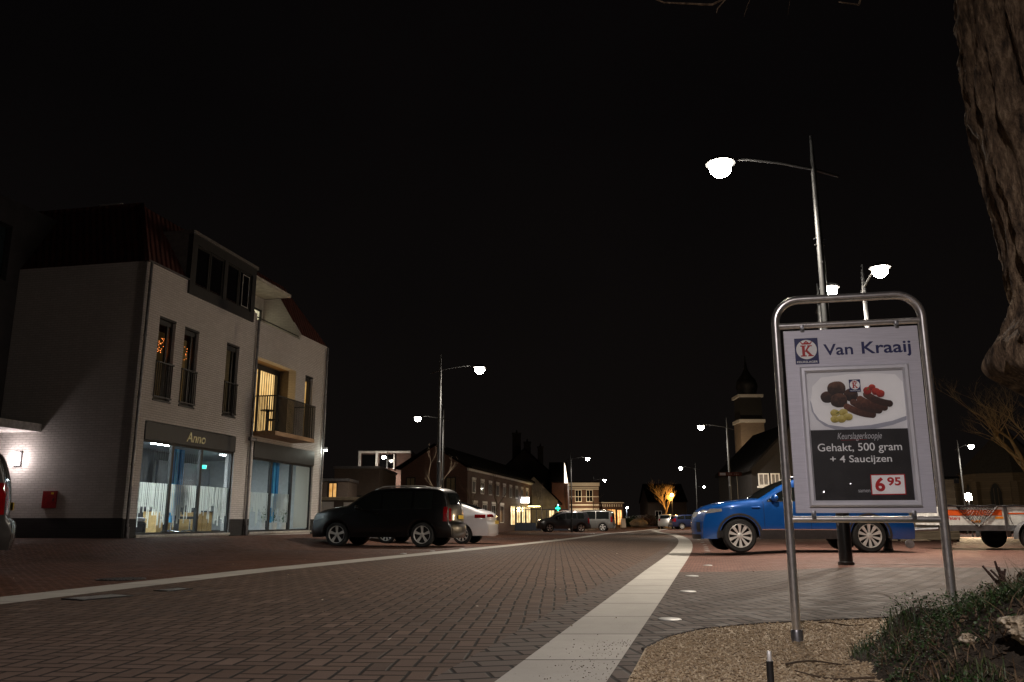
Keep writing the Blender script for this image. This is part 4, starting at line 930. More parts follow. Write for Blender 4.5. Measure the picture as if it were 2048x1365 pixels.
# dormer
AN = M['anthracite']
mb = MB(); wall_holes(mb, 'y', 1.95, 5.80, 7.33, 9.20, [(2.22, 3.78, 7.62, 8.92), (3.98, 5.54, 7.62, 8.92)], .06, -.10); dm = mb.build('dormer', plain('grey_panel', (.022, .022, .024), .5, scale=3), bd)
mb = MB(); mb.box(-3.2, -.10, 1.95, 2.05, 7.6, 9.20); mb.box(-3.2, -.10, 5.70, 5.80, 7.6, 9.20); mb.box(-3.2, .10, 1.90, 5.85, 9.203, 9.30); mb.build('dormer_cheek', plain('pale_panel', (.14, .135, .13), .6), dm)
for a in (2.22, 3.98):
    for b in (a, a+.79):
        mb = MB(); wall_holes(mb, 'y', b, b+.77, 7.62, 8.92, [(b+.07, b+.70, 7.69, 8.85)], .02, -.05); fr_ = mb.build('dormer_window', AN, dm)
        MB().box(-.02, -.012, b+.07, b+.70, 7.69, 8.85).build('pane', M['darkglass'], fr_) if False else None
        MB().box(-.02, -.012, b+.07, b+.70, 7.69, 8.85).build('dormer_pane', M['darkglass'], dm)
mb = MB(); wall_holes(mb, 'y', 5.02, 5.46, 7.72, 8.83, [(5.05, 5.43, 7.75, 8.80)], .0, -.011); mb.build('blind', plain('grey_blind', (.35, .36, .36), .7), dm)
# roof terrace between dormer and right hand roof
PW = plain('pale_render', (.50, .48, .44), .8, scale=4)
mb = MB(); wall_holes(mb, 'y', 5.82, 9.42, 7.45, 9.18, [(6.3, 9.28, 7.62, 8.70)], -1.6, -1.75); tw = mb.build('terrace_wall', PW, bd)
MB().prism([(-1.6, 7.45), (.0, 7.52), (.0, 7.73), (s92, 9.18), (-1.6, 9.18)], 9.425, 9.55, 'xz').build('terrace_cheek', WB, bd)
MB().box(-1.6, -.45, 5.82, 9.40, 9.185, 9.30).build('terrace_canopy', PW, bd)
MB().box(-1.70, -1.65, 6.3, 9.28, 7.62, 8.70).build('terrace_window', lit_window('terrace_glow', (.95, .85, .55), (.45, .40, .25), .85), tw)
mb = MB(); wall_holes(mb, 'y', 6.3, 9.28, 7.62, 8.70, [(6.37, 7.7, 7.69, 8.63), (7.77, 9.20, 7.69, 8.63)], -1.59, -1.648); mb.build('terrace_window_frame', AN, tw)
MB().tube([(-.05, 6.15, 7.62), (-.05, 9.40, 7.62)], .022, 8).build('terrace_handrail', AN, bd)
# slim windows with railings
def slim(a, b, z0, z1, lit=None, rail=True):
    mb = MB(); wall_holes(mb, 'y', a, b, z0, z1, [(a+.07, a+(b-a)*.66, z0+.08, z1-.20), (a+(b-a)*.66+.06, b-.06, z0+.08, z1-.20)], -.10, -.16); fr_ = mb.build('window', AN, bd)
    if lit: MB().box(-.20, -.18, a+.02, b-.02, z0+.03, z1-.03).build('pane', lit, fr_)
    else: MB().add([(-.13, a+.07, z0+.08), (-.13, b-.06, z0+.08), (-.13, b-.06, z1-.20), (-.13, a+.07, z1-.20)], [(0, 1, 2, 3)]).build('pane', M['clear'], fr_)
    MB().box(-.09, .03, a-.02, b+.03, z0-.05, z0-.002).build('sill', AN, fr_)
    MB().box(-.10, .012, a+.001, b-.001, z1-.06, z1-.001).build('lintel', AN, fr_)
    if rail:
        mb = MB(); mb.box(.004, .034, a-.02, b+.05, 5.02, 5.06); mb.box(.004, .034, a-.02, b+.05, z0+.06, z0+.10)
        for y in np.arange(a, b+.05, .095): mb.box(.008, .030, y-.007, y+.007, z0+.06, 5.04)
        mb.build('railing', AN, bd)
slim(.78, 1.55, 3.98, 6.34); slim(2.0, 2.74, 3.98, 6.31); slim(4.34, 5.10, 3.98, 6.32)
warm = lit_window('warm_room', (1., .62, .22), (.55, .28, .07), .55, 2.)
slim(10.10, 10.77, 3.70, 6.23, lit=warm, rail=False)
# dim room behind the two left windows
MB().box(-2.6, -2.5, .3, 5.9, 3.9, 6.8).build('upper_room_wall', plain('dim_wall', (.30, .26, .20), .9), bd)
light('lamp_light', 'POINT', (-1.5, 1.6, 5.9), .35, (1., .66, .32), bd, .1)  # point light with no lamp body, for an assumed room lamp
# loggia and balcony
wood = NT('wood_boards'); c = wood.co(); mp = wood.new('ShaderNodeMapping'); mp.inputs['Scale'].default_value = (6, .6, 6); wood.link(c, mp.inputs[0]); wood.set(Base_Color=wood.ramp(wood.noise(mp.outputs[0], 3, 5), [(.3, (.24, .14, .07)), (.7, (.42, .27, .15))]), Roughness=.6)
lg = MB().box(-.80, -.302, 6.20, 9.36, 6.245, 6.33).build('loggia_ceiling', wood.mat, bd)
MB().box(-.80, -.302, 6.20, 9.36, 3.50, 3.62).build('loggia_floor', plain('grey_floor', (.2, .19, .18), .7), bd)
MB().box(-.80, -.302, 9.302, 9.40, 3.62, 6.245).build('loggia_side', plain('brown_panel', (.10, .075, .055), .6), bd)
MB().box(-.80, -.302, 6.18, 6.278, 3.62, 6.245).build('loggia_side', plain('brown_panel', (.10, .075, .055), .6), bd)
mb = MB(); wall_holes(mb, 'y', 6.28, 9.30, 3.62, 6.245, [(6.5, 7.75, 3.72, 6.05), (7.85, 9.15, 3.72, 6.05)], -.68, -.74); lw = mb.build('loggia_window', AN, bd)
MB().box(-.90, -.86, 6.4, 9.25, 3.66, 6.15).build('pane', lit_window('living_room', (1., .66, .26), (.80, .46, .15), 1.05, 1.3), lw)
for y in np.arange(6.6, 9.1, .17):
    MB().box(-.76, -.748, y-.012, y+.012, 3.72, 6.05).build('blind_slat', plain('brown_slat', (.05, .03, .015), .7), lw)
bal = MB().box(.003, .87, 6.26, 9.32, 3.50, 3.64).build('balcony', wood.mat, bd)
mb = MB()
for (x0, y0, x1, y1) in ((.03, 6.28, .85, 6.28), (.85, 6.28, .85, 9.30), (.85, 9.30, .03, 9.30)):
    L = math.hypot(x1-x0, y1-y0); n_ = int(L/.085)
    mb.box(min(x0, x1)-.015, max(x0, x1)+.015, min(y0, y1)-.015, max(y0, y1)+.015, 4.82, 4.86); mb.box(min(x0, x1)-.013, max(x0, x1)+.013, min(y0, y1)-.013, max(y0, y1)+.013, 3.52, 3.56)
    for k in range(n_+1):
        x, y = x0+(x1-x0)*k/n_, y0+(y1-y0)*k/n_
        mb.box(x-.012, x+.012, y-.010, y+.010, 3.54, 4.84)
mb.build('balcony_railing', AN, bal)
# rain pipes
for y, z1 in ((.10, 7.70), (6.14, 7.5), (11.86, 7.66)):
    mb = MB(); mb.tube([(.075, y, .02), (.075, y, z1)], .042, 14)
    for z in (.55, 2.1, 3.9, 5.6, 7.1): mb.lathe([(.053, z), (.053, z+.05)], (.075, y, 0), seg=14)
    mb.tube([(.10, y, .20), (.10, y, .52)], .052, 14); mb.build('downpipe', M['zinc'], bd, smooth=True, auto=40)
MB().rbox(.02, .14, 6.02, 6.42, 3.30, 3.42, .02).build('rain_hopper', M['zinc'], bd)
# shop fronts
def shopfront(a, b, posts, zt0, letters=False):
    fs = MB().rbox(-.10, .035, a+.002, b-.002, zt0, 3.335, .008).build('fascia', AN, bd)
    if letters: lettering('lettering', 'Anno', 2.46, 3.46, 2.945, 3.235, .036, plain('brass_letters', (.62, .58, .36), .35, metal=.4), fs, shear=.18, bold=.008, depth=.02, plane='yz')
    mb = MB(); holes = []; ed = [a]+posts+[b]
    for i in range(len(ed)-1): holes.append((ed[i]+(.06 if i else .05), ed[i+1]-.05, .36, zt0-.05))
    wall_holes(mb, 'y', a+.002, b-.002, .302, zt0-.001, holes, -.06, -.16); fr_ = mb.build('shop_window', AN, bd)
    for h in holes: MB().add([(-.11, h[0]+.001, h[2]+.001), (-.11, h[1]-.001, h[2]+.001), (-.11, h[1]-.001, h[3]-.001), (-.11, h[0]+.001, h[3]-.001)], [(0, 1, 2, 3)]).build('pane', M['clear'], fr_)
    MB().box(-.16, .05, a, b, .24, .299).build('threshold', plain('pale_stone_sill', (.45, .44, .40), .7), fr_)
    return fr_
f1 = shopfront(.56, 5.25, [2.02, 3.50], 2.84, True); f2 = shopfront(6.46, 11.20, [7.95, 9.52], 2.77)
# frosted film with a ragged strip edge on the panes
film = NT('frosted_film'); film.n.remove(film.bsdf); df = film.new('ShaderNodeBsdfDiffuse'); df.inputs[0].default_value = (.62, .62, .55, 1); tl_ = film.new('ShaderNodeBsdfTranslucent'); tl_.inputs[0].default_value = (.75, .75, .66, 1)
tr = film.new('ShaderNodeBsdfTransparent'); m1 = film.new('ShaderNodeMixShader'); m1.inputs[0].default_value = .6; m2 = film.new('ShaderNodeMixShader'); m2.inputs[0].default_value = .22
film.link(df.outputs[0], m1.inputs[1]); film.link(tl_.outputs[0], m1.inputs[2]); film.link(m1.outputs[0], m2.inputs[1]); film.link(tr.outputs[0], m2.inputs[2]); film.link(m2.outputs[0], film.n['Material Output'].inputs[0])
def film_strips(a, b, fr_, ztop=1.70):
    mb = MB(); y = a+.07
    while y < b-.05:
        w_ = random.choice((.035, .05, .06, .08)); z = random.choice((.72, .82, .9, .97, 1.05, .6, 1.12, .88)) if random.random() < .82 else random.uniform(.45, .7)
        mb.add([(-.118, y, z), (-.118, min(y+w_, b-.04), z), (-.118, min(y+w_, b-.04), ztop), (-.118, y, ztop)], [(0, 1, 2, 3)]); y += w_+random.choice((.012, .02, .03))
    mb.build('window_film', film.mat, fr_)
film_strips(.56, 2.02, f1); film_strips(2.02, 3.50, f1); film_strips(3.50, 5.25, f1); film_strips(6.46, 7.95, f2, 1.62); film_strips(7.95, 9.52, f2, 1.62)
MB().add([(-.118, 9.95, .40), (-.118, 11.14, .40), (-.118, 11.14, 2.70), (-.118, 9.95, 2.70)], [(0, 1, 2, 3)]).build('window_film', film.mat, f2)
mb = MB()
for y in np.arange(.66, 3.40, .105):
    if abs(y-2.02) < .09: continue
    z = random.choice((1.72, 1.72, 2.0, 2.2)); mb.box(-.121, -.119, y-.009, y+.009, z, 2.62)
mb.box(-.1215, -.1195, .63, 1.96, 2.55, 2.57); mb.build('window_lettering_stripes', plain('dark_film', (.03, .03, .035), .6), f1)
# rooms behind the glass
MB().box(-6.6, -6.5, .31, 11.68, .30, 3.4).build('room_wall', plain('room_white', (.62, .63, .62), .8, var=.08), bd)
MB().box(-6.5, -.31, .31, .36, .30, 3.4).build('room_wall', plain('room_white', (.62, .63, .62), .8, var=.08), bd)
MB().box(-6.5, -.31, 11.62, 11.68, .30, 3.4).build('room_wall', plain('room_white', (.62, .63, .62), .8, var=.08), bd)
MB().box(-6.5, -.31, .36, 11.62, .22, .30).build('room_floor', plain('grey_carpet', (.06, .06, .065), .9), bd)
cl = NT('slatted_ceiling'); c = cl.co(); sx = cl.new('ShaderNodeSeparateXYZ'); cl.link(c, sx.inputs[0]); f = cl.m('FRACT', cl.m('MULTIPLY', sx.outputs[1], 4.)); cl.set(Base_Color=cl.mix(cl.m('GREATER_THAN', f, .82), (.42, .43, .44), (.10, .10, .11)), Roughness=.5); 
MB().box(-6.5, -.31, .36, 11.62, 3.05, 3.12).build('room_ceiling', cl.mat, bd)
MB().box(-4.2, -4.1, .4, 4.2, .30, 3.05).build('partition', plain('partition_white', (.66, .68, .68), .6), bd)
for a, b in ((.9, 1.7), (2.6, 3.5)): MB().box(-4.098, -4.08, a, b, 1.3, 2.4).build('partition_window', M['darkglass'], bd)
MB().box(-3.6, -3.5, 4.3, 6.1, .30, 3.05).build('partition', plain('partition_dark', (.05, .052, .055), .6), bd)
MB().box(-3.4, -3.3, 6.1, 9.3, .30, 2.7).build('partition', plain('partition_dark', (.05, .052, .055), .6), bd)
W2 = bd.matrix_basis if False else Matrix.Translation((-10.10, 21.88, 0)) @ Matrix.Rotation(ANG, 4, 'Z')
def inb(x, y, z): return tuple(W2 @ Vector((x, y, z)))
CLM = emit('ceiling_panel', (.84, .96, 1.), 110.)
for i, (x, y, lx, ly, lab) in enumerate([(-1.6, 1.3, .25, 1.4, 'bright ceiling light nearest the corner of the shop'), (-3.0, 1.6, .25, 1.6, 'ceiling light deeper in the shop behind the left pane'), (-1.5, 3.6, .2, .9, 'ceiling light behind the middle pane of the shop'), (-5.3, 2.4, .25, 1.8, 'ceiling light behind the white partition of the shop'), (-1.9, 8.2, .2, 1.0, 'ceiling light inside the right hand shop window')]):
    t_ = thing('ceiling_light', lab, 'ceiling light', inb(x, y, 2.985), ANG, 'ceiling lights in the shop')
    MB().rbox(-lx/2-.02, lx/2+.02, -ly/2-.02, ly/2+.02, .0, .06, .008).build('housing', M['whitewood'], t_)
    MB().box(-lx/2, lx/2, -ly/2, ly/2, -.012, -.002).build('diffuser', CLM, t_)
BL = plain('blue_fabric', (.012, .20, .50), .5, var=.15, scale=4); BL2 = plain('light_blue_fabric', (.06, .38, .70), .5, var=.12, scale=4)
for y0, zb, lab in ((2.28, .62, 'bright blue hanging column of fabric strips in the left shop window'), (8.30, .60, 'blue hanging column of fabric strips in the right shop window')):
    t_ = thing('hanging_column', lab, 'window decoration', inb(-.30, y0, 0), ANG, 'blue hanging columns')
    for k, (dy, z, m_) in enumerate(((0, zb+.42, BL), (.12, zb+.2, BL), (.24, zb, BL2), (.36, zb+.05, BL), (.48, zb+.5, BL), (.60, zb+.75, BL))):
        o = MB().rbox(-.05-.03*(k % 2), .02-.03*(k % 2), dy, dy+.115, z, 2.74, .008).build('fabric_strip', m_, t_)
        if m_ is BL2: o['label'] = 'lighter blue strip'
tan = plain('tan_wood', (.40, .26, .10), .5)
for i, (x, y, lx, ly, h, lab) in enumerate([(-2.5, 4.72, .5, .95, .95, 'tan cabinet seen through the left shop pane'), (-2.5, 6.72, .5, .60, .93, 'tan cabinet seen through the middle shop pane'), (-2.6, 7.5, .5, .62, .93, 'tan cabinet deepest in the shop, beside another tan one')]):
    t_ = thing('cabinet', lab, 'cabinet', inb(x, y, .30), ANG, 'tan cabinets in the shop')
    MB().rbox(-lx/2, lx/2, 0, ly, 0, .66, .01).build('carcass', tan, t_)
    MB().rbox(-lx/2-.02, lx/2+.02, -.02, ly+.02, .662, .69, .005).build('worktop', M['black'], t_)
    MB().box(-lx/2-.01, lx/2+.004, ly/2-.006, ly/2+.006, .02, .65).build('door_gap', M['black'], t_)
t_ = thing('sofa', 'dark low sofa with a pale seat inside the left shop window', 'sofa', inb(-.9, 1.0, .30), ANG)
MB().rbox(-.4, .4, -.45, .75, 0, .34, .05).build('base', plain('dark_fabric', (.03, .03, .034), .9), t_); MB().rbox(-.38, .38, -.43, .73, .342, .46, .05).build('seat', plain('pale_fabric', (.35, .35, .38), .9), t_); MB().rbox(-.45, -.32, -.45, .75, .2, .75, .04).build('backrest', plain('dark_fabric', (.03, .03, .034), .9), t_)
for i, (x, y, lab) in enumerate([(-.7, 3.2, 'black office chair behind the middle shop pane'), (-.8, 4.3, 'black office chair behind the right pane of the left shop front')]):
    t_ = thing('office_chair', lab, 'chair', inb(x, y, .30), ANG+.6*i, 'office chairs in the shop')
    MB().rbox(-.24, .24, -.24, .24, .42, .50, .03).build('seat', M['black'], t_); MB().rbox(-.26, -.20, -.22, .22, .55, 1.0, .03).build('backrest', M['black'], t_)
    mb = MB(); mb.tube([(0, 0, .06), (0, 0, .42)], .025, 10)
    for k in range(5): a = k*1.2566; mb.tube([(0, 0, .09), (.28*math.cos(a), .28*math.sin(a), .05)], .02, 6)
    mb.build('base', M['chrome'], t_)
gm = emit('exit_green', (.05, .9, .62), 1.6, (.05, .4, .3))
for p, lab in (((-3.2, 8.6, 2.62), 'small green exit sign behind the left shop front'), ((-1.2, 8.05, 2.1), 'small green exit sign behind the right shop front')):
    t_ = thing('exit_sign', lab, 'exit sign', inb(*p), ANG+R(-60), 'green exit signs'); MB().rbox(-.03, .03, -.15, .15, -.08, .08, .01).build('housing', M['whitewood'], t_)
    MB().box(.0302, .034, -.13, .13, -.065, .065).build('sign_face', gm, t_); MB().box(-.034, -.0302, -.13, .13, -.065, .065).build('sign_face', gm, t_)
leafm = plain('pot_plant_leaf', (.04, .10, .02), .5, var=.5)
for i, (y, h, lab) in enumerate([(8.25, .55, 'leafy pot plant left of the middle post in the right shop window'), (9.0, .75, 'tallest pot plant in the right shop window'), (9.75, .5, 'pot plant in front of the white film in the right shop window')]):
    t_ = thing('pot_plant', lab, 'pot plant', inb(-.42, y, .30), ANG, 'pot plants in the shop window'); MB().lathe([(.10, 0), (.14, .30), (.12, .30), (.11, .27)], seg=16).build('pot', M['whitewood'], t_, smooth=True, auto=40)
    mb = MB()
    for k in range(60):
        a = random.uniform(0, 6.28); r_ = random.uniform(.04, .26); z = .3+random.uniform(0, h)*(1-r_); l = random.uniform(.08, .16); d = Vector((math.cos(a), math.sin(a), random.uniform(.1, .9))).normalized(); s_ = Vector((-d.y, d.x, 0)).normalized()*l*.22; p = Vector((math.cos(a)*r_*.4, math.sin(a)*r_*.4, z))
        mb.add([p, p+d*l*.5+s_, p+d*l, p+d*l*.5-s_], [(0, 1, 2, 3)])
    mb.tube([(0, 0, .25), (0, 0, .3+h*.7)], .012, 6); mb.build('foliage', leafm, t_)
# balcony furniture
t_ = thing('balcony_chair', 'dark garden chair on the lit balcony', 'chair', inb(.40, 6.95, 3.645), ANG+.5)
MB().rbox(-.22, .22, -.22, .22, .42, .46, .01).build('seat', M['black'], t_); MB().rbox(-.24, -.20, -.22, .22, .46, .92, .01).build('backrest', M['black'], t_)
for a in (-.2, .2):
    for b in (-.2, .2): MB().tube([(a, b, 0), (a*.95, b*.95, .43)], .014, 6).build('leg', M['black'], t_)
t_ = thing('balcony_table', 'small dark table beside the chair on the lit balcony', 'table', inb(.42, 6.5, 3.645), ANG)
MB().lathe([(.24, .70), (.25, .715), (.24, .73)], seg=20).build('table_top', M['black'], t_); MB().tube([(0, 0, .02), (0, 0, .70)], .022, 8).build('leg', M['black'], t_); MB().lathe([(.18, 0), (.17, .02)], seg=16).build('base', M['black'], t_)
# fairy lights behind the upper windows
for y0, n_, lab in ((1.30, 26, 'bundle of orange fairy lights hanging behind the leftmost upper window'), (2.53, 9, 'few orange fairy lights behind the second upper window')):
    t_ = thing('fairy_lights', lab, 'fairy lights', inb(-.25, y0, 5.62), ANG); pts = [(random.uniform(-.03, .03), random.uniform(-.13, .13)*(1 if n_ > 10 else .6), random.uniform(-.24, .20)) for k in range(n_)]
    MB().tube(pts, .003, 4).build('wire', M['black'], t_)
    mb = MB()
    for p in pts: mb.blob(p, (.010, .010, .010), 6)
    o = mb.build('bulb', emit('fairy_bulb', (1., .25, .05), 4.), t_); o['kind'] = 'stuff'
# wall lamp and red hatch on the side wall
t_ = thing('wall_lamp', 'square white bulkhead lamp glowing on the white brick side wall', 'wall lamp', inb(-3.36, -.002, 2.31), ANG)
MB().rbox(-.11, .11, -.05, 0, -.19, .19, .01).build('back_plate', M['zinc'], t_); MB().rbox(-.095, .095, -.115, -.052, -.175, .175, .02).build('diffuser', emit('bulkhead_glow', (1., .86, .84), 22.), t_)
light('lamp_light', 'POINT', (0, -.24, 0), 26, (1., .84, .80), t_, .1)
t_ = thing('utility_hatch', 'red metal utility cabinet door on the white brick side wall', 'utility cabinet', inb(-2.22, -.003, 1.0), ANG)
rm_ = plain('red_enamel', (.30, .010, .012), .4, coat=.4); MB().rbox(-.21, .21, -.05, 0, 0, .45, .008).build('door', rm_, t_); MB().rbox(.12, .15, -.062, -.05, .18, .26, .004).build('handle', M['black'], t_); MB().box(.05, .13, -.0515, -.0502, .36, .41).build('sticker', M['plate'], t_)
t_ = thing('corner_lamp', 'tiny white lamp on the far right corner of the white shop building', 'wall lamp', inb(.06, 12.0, 3.52), ANG)
MB().rbox(-.05, .10, 0., .14, -.04, .06, .01).build('housing', M['zinc'], t_); MB().rbox(-.03, .09, .0, .12, -.085, -.042, .01).build('lens', emit('corner_lens', (.95, 1., .92), 60.), t_)
light('lamp_light', 'POINT', (.25, .05, -.16), 10, (.95, 1., .85), t_, .05)
# dark neighbour with a white canopy slab
nb = thing('dark_building', 'tall dark building at the left edge with a pale canopy slab', 'building', (-10.10, 21.88, 0), ANG)
mb = MB(); wall_holes(mb, 'y', -14, -.004, 0, 9.62, [(-2.35, -.45, 7.25, 8.86), (-6.5, -4.0, 7.25, 8.86)], -4.10, -4.4); mb.build('wall', plain('dark_cladding', (.06, .056, .058), .6, scale=3), nb)
mb = MB(); mb.box(-14, -4.4, -14, -.004, 0, 9.60); mb.box(-14, -4.1, -.003, 1.59, 7.75, 9.62); mb.build('wall', plain('dark_cladding', (.06, .056, .058), .6, scale=3), nb)
for a, b in ((-2.35, -.45), (-6.5, -4.0)):
    mb = MB(); wall_holes(mb, 'y', a, b, 7.25, 8.86, [(a+.08, (a+b)/2-.04, 7.33, 8.78), ((a+b)/2+.04, b-.08, 7.33, 8.78)], -4.2, -4.26); fr_ = mb.build('window', AN, nb); MB().box(-4.245, -4.24, a+.08, b-.08, 7.33, 8.78).build('pane', plain('bluish_glass', (.03, .05, .055), .08, coat=1.), fr_)
MB().box(-4.099, -2.76, -8., -.004, 3.03, 3.25).build('canopy', plain('canopy_white', (.66, .64, .62), .7), nb)

# ------------------------------------------------------------------ houses down the street
def house(name, label, loc, rz, W, D, H, wall, roofm=None, roof=None, rh=2., cat='house', chim=(), wins=(), cornice=None, eave=.25, doors=()):
    """front face on local y = 0 looking to -y; wins: (face, u0, u1, z0, z1, glass, frame)"""
    r = thing(name, label, cat, loc, rz); mb = MB(); mb.box(0, W, 0, D, -.6, H)
    if roof == 'gable_front': mb.prism([(0, H), (W, H), (W/2, H+rh)], .0, D, 'xz')
    mb.build('wall', wall, r)
    if roof == 'gable_front':
        mb = MB()
        for s_ in (0, 1):
            xa, xb = (-eave, W/2) if s_ == 0 else (W+eave, W/2); za = H-eave*rh/(W/2)
            mb.prism([(xa, za+.02), (xb, H+rh+.02), (xb, H+rh+.20), (xa, za+.20)], -.25, D+.2, 'xz')
        rf = mb.build('roof', roofm, r)
    elif roof == 'gable_side':
        mb = MB()
        mb.prism([(-eave, H-.02), (D/2, H+rh), (D/2, H+rh+.18), (-eave, H+.16)], -.15, W+.15, 'yz'); mb.prism([(D+eave, H-.02), (D/2, H+rh), (D/2, H+rh+.18), (D+eave, H+.16)], -.15, W+.15, 'yz')
        rf = mb.build('roof', roofm, r); MB().prism([(.02, H), (D-.02, H), (D/2, H+rh-.02)], 0, W, 'yz').build('gable_wall', wall, r)
    elif roof == 'hip':
        i_ = min(W, D)/2*.98; v = [(-eave, -eave, H), (W+eave, -eave, H), (W+eave, D+eave, H), (-eave, D+eave, H)]
        v += [(i_, D/2, H+rh), (W-i_, D/2, H+rh)] if W > D else [(W/2, i_, H+rh), (W/2, D-i_, H+rh)]
        f = [(0, 1, 5, 4), (1, 2, 5), (2, 3, 4, 5), (3, 0, 4), (0, 3, 2, 1)] if W > D else [(0, 1, 4), (1, 2, 5, 4), (2, 3, 5), (3, 0, 4, 5), (0, 3, 2, 1)]
        rf = MB().add(v, f).build('roof', roofm, r)
    elif roof == 'flat': rf = MB().box(-.08, W+.08, -.08, D+.08, H+.003, H+.16).build('roof', roofm, r)
    else: rf = None
    for (x, y, w_, z0, z1) in chim:
        mb = MB().box(x-w_/2, x+w_/2, y-w_/2, y+w_/2, z0, z1); mb.box(x-w_/2-.06, x+w_/2+.06, y-w_/2-.06, y+w_/2+.06, z1+.002, z1+.12); mb.lathe([(.11, z1+.12), (.09, z1+.5)], (x, y, 0), seg=8); mb.build('chimney', wall, rf or r)
    if cornice: MB().box(-.12, W+.12, -.14, .0, H-cornice, H).build('cornice', M['whitewood'], r)
    for (face, u0, u1, z0, z1, gm_, fm) in wins:
        mb = MB(); pn = MB(); lt_ = MB()
        if face == 'f':
            wall_holes(mb, 'x', u0-.07, u1+.07, z0-.07, z1+.07, [(u0, (u0+u1)/2-.025, z0, z1), ((u0+u1)/2+.025, u1, z0, z1)], -.05, -.002); pn.box(u0, u1, -.02, -.004, z0, z1); lt_.box(u0-.14, u1+.14, -.07, -.052, z1+.10, z1+.26)
        else:
            x = W if face == 'r' else 0; s_ = 1 if face == 'r' else -1
            wall_holes(mb, 'y', u0-.07, u1+.07, z0-.07, z1+.07, [(u0, (u0+u1)/2-.025, z0, z1), ((u0+u1)/2+.025, u1, z0, z1)], x+s_*.05, x+s_*.002); pn.box(min(x+s_*.02, x+s_*.004), max(x+s_*.02, x+s_*.004), u0, u1, z0, z1)
        fo = mb.build('window', fm, r); pn.build('pane', gm_, fo)
    return r
BR = brickwall('dark_red_brick', (.10, .048, .034), (.15, .07, .05), (.10, .09, .08), bump=.5)
BRB = brickwall('brown_brick', (.085, .060, .045), (.12, .085, .065), (.10, .09, .08), bump=.5)
CRM = plain('cream_render', (.50, .45, .34), .85, scale=2)
DR = plain('dark_roof_tiles', (.010, .0095, .0095), .9, scale=12, bump=.4, spec=.05)
WG = lit_window('shop_glow', (1., .78, .42), (.45, .28, .10), 1.6, 1.6); OG = lit_window('orange_glow', (1., .48, .14), (.5, .16, .03), 1.5, 1.8); WG2 = lit_window('pale_glow', (1., .86, .6), (.55, .42, .25), 1.6, 2.4)
DG = M['darkglass']; WW = M['whitewood']
gz = lambda x, y: zt(x, y)
house('house', 'dark low house with a pale flat roof edge behind the black SUV', (-11.7, 55, 0), 0, 2.95, 8, 4.0, BRB, M['zinc'], 'flat', wins=[('f', .9, 2.1, 1.0, 2.2, DG, AN)])
house('annex', 'narrow annex with a small orange lit window beside the white shop building', (-11.4, 50, 0), 0, 1.6, 3, 2.95, BRB, M['zinc'], 'flat', cat='outbuilding', wins=[('f', .50, .92, 2.0, 2.82, lit_window('orange_room', (1., .55, .18), (.8, .36, .08), .8), AN)])
r = house('garage', 'low flat roofed garage with white doors between the shop and black SUV', (-9.75, 42, 0), 0, 2.6, 5, 1.65, BRB, CRM, 'flat', cat='garage')
MB().box(.12, .85, -.06, -.003, .1, 1.58).build('garage_door', WW, r); MB().box(1.35, 2.3, -.06, -.003, .1, 1.55).build('garage_door', WW, r)
r = house('house', 'dark brick house with a white framed upper storey behind a street lamp', (-13.1, 71.5, 0), 0, 4.4, 8, 6.3, BR, M['zinc'], 'flat', wins=[('f', .25, 1.45, 1.0, 2.4, DG, WW)])
for (a, b, c_, d_) in ((-.05, .12, 4.95, 6.45), (1.42, 1.60, 4.95, 6.45), (2.95, 3.05, 4.95, 6.2)): MB().box(a, b, -.35, -.003, c_, d_).build('upper_frame', WW, r)
MB().box(-.05, 4.4, -.40, -.003, 6.30, 6.462).build('upper_frame', WW, r)
MB().box(.2, 1.35, -.02, -.004, 5.05, 6.2).build('upper_window', DG, r); MB().box(1.7, 2.9, -.02, -.004, 5.05, 6.2).build('upper_window', DG, r)
# brick shop row along the road
hd = math.atan2(26., 5.36); L = math.hypot(26, 5.36)
wn_ = []
for k in range(9): wn_.append(('f', 1.4+k*2.75, 2.3+k*2.75, 2.75, 3.55, DG, WW))
for k in range(4): wn_.append(('f', 1.6+k*3.2, 2.9+k*3.2, .5, 1.85, DG, WW))
wn_ += [('f', 15.6, 17.6, .25, 1.9, WG, AN), ('f', 18.4, 20.2, .25, 1.9, WG, AN), ('f', 21.0, 22.6, .25, 1.9, WG, AN), ('f', 23.4, 25.6, .25, 1.9, WG, AN)]
RB = plain('roller_blind', (.22, .18, .11), .8)
wn_ += [('l', .95, 1.6, 2.7, 3.75, RB, AN), ('l', 4.1, 4.7, 2.7, 3.75, RB, AN)]
r = house('shop_row', 'long brown brick row with white lintels and lit shop windows', (-3.3, 62, 0), hd, L, 5.2, 4.45, BR, DR, 'gable_side', 1.7, cat='building', wins=wn_, cornice=.16, eave=.35)
for k in range(9): MB().box(1.25+k*2.75, 2.45+k*2.75, -.06, -.003, 3.66, 3.86).build('lintel', WW, r)
for k in range(4): MB().box(1.45+k*3.2, 3.05+k*3.2, -.06, -.003, 1.96, 2.14).build('lintel', WW, r)
t_ = thing('light_box_sign', 'blank white lit box sign above the shop windows of the brick row', 'shop sign', (.72, 82.2, 2.28), R(10)); MB().rbox(-.02, 1.02, 0, .22, 0, .60, .02).build('housing', WW, t_); MB().box(0, 1.0, -.012, -.002, .03, .57).build('sign_face', emit('sign_white', (1., .95, .9), 6.), t_)
t_ = thing('entrance_canopy', 'yellow lit canopy edge over the entrance of the brick row', 'canopy', (1.5, 86.2, 1.98), R(10)); MB().rbox(0, 1.4, -.5, .3, 0, .10, .02).build('canopy', AN, t_); MB().box(.05, 1.35, -.515, -.502, .01, .09).build('light_strip', emit('yellow_strip', (1., .75, .22), 10.), t_)
light('lamp_light', 'POINT', (.7, -.9, -.25), 200, (1., .72, .35), t_, .2)
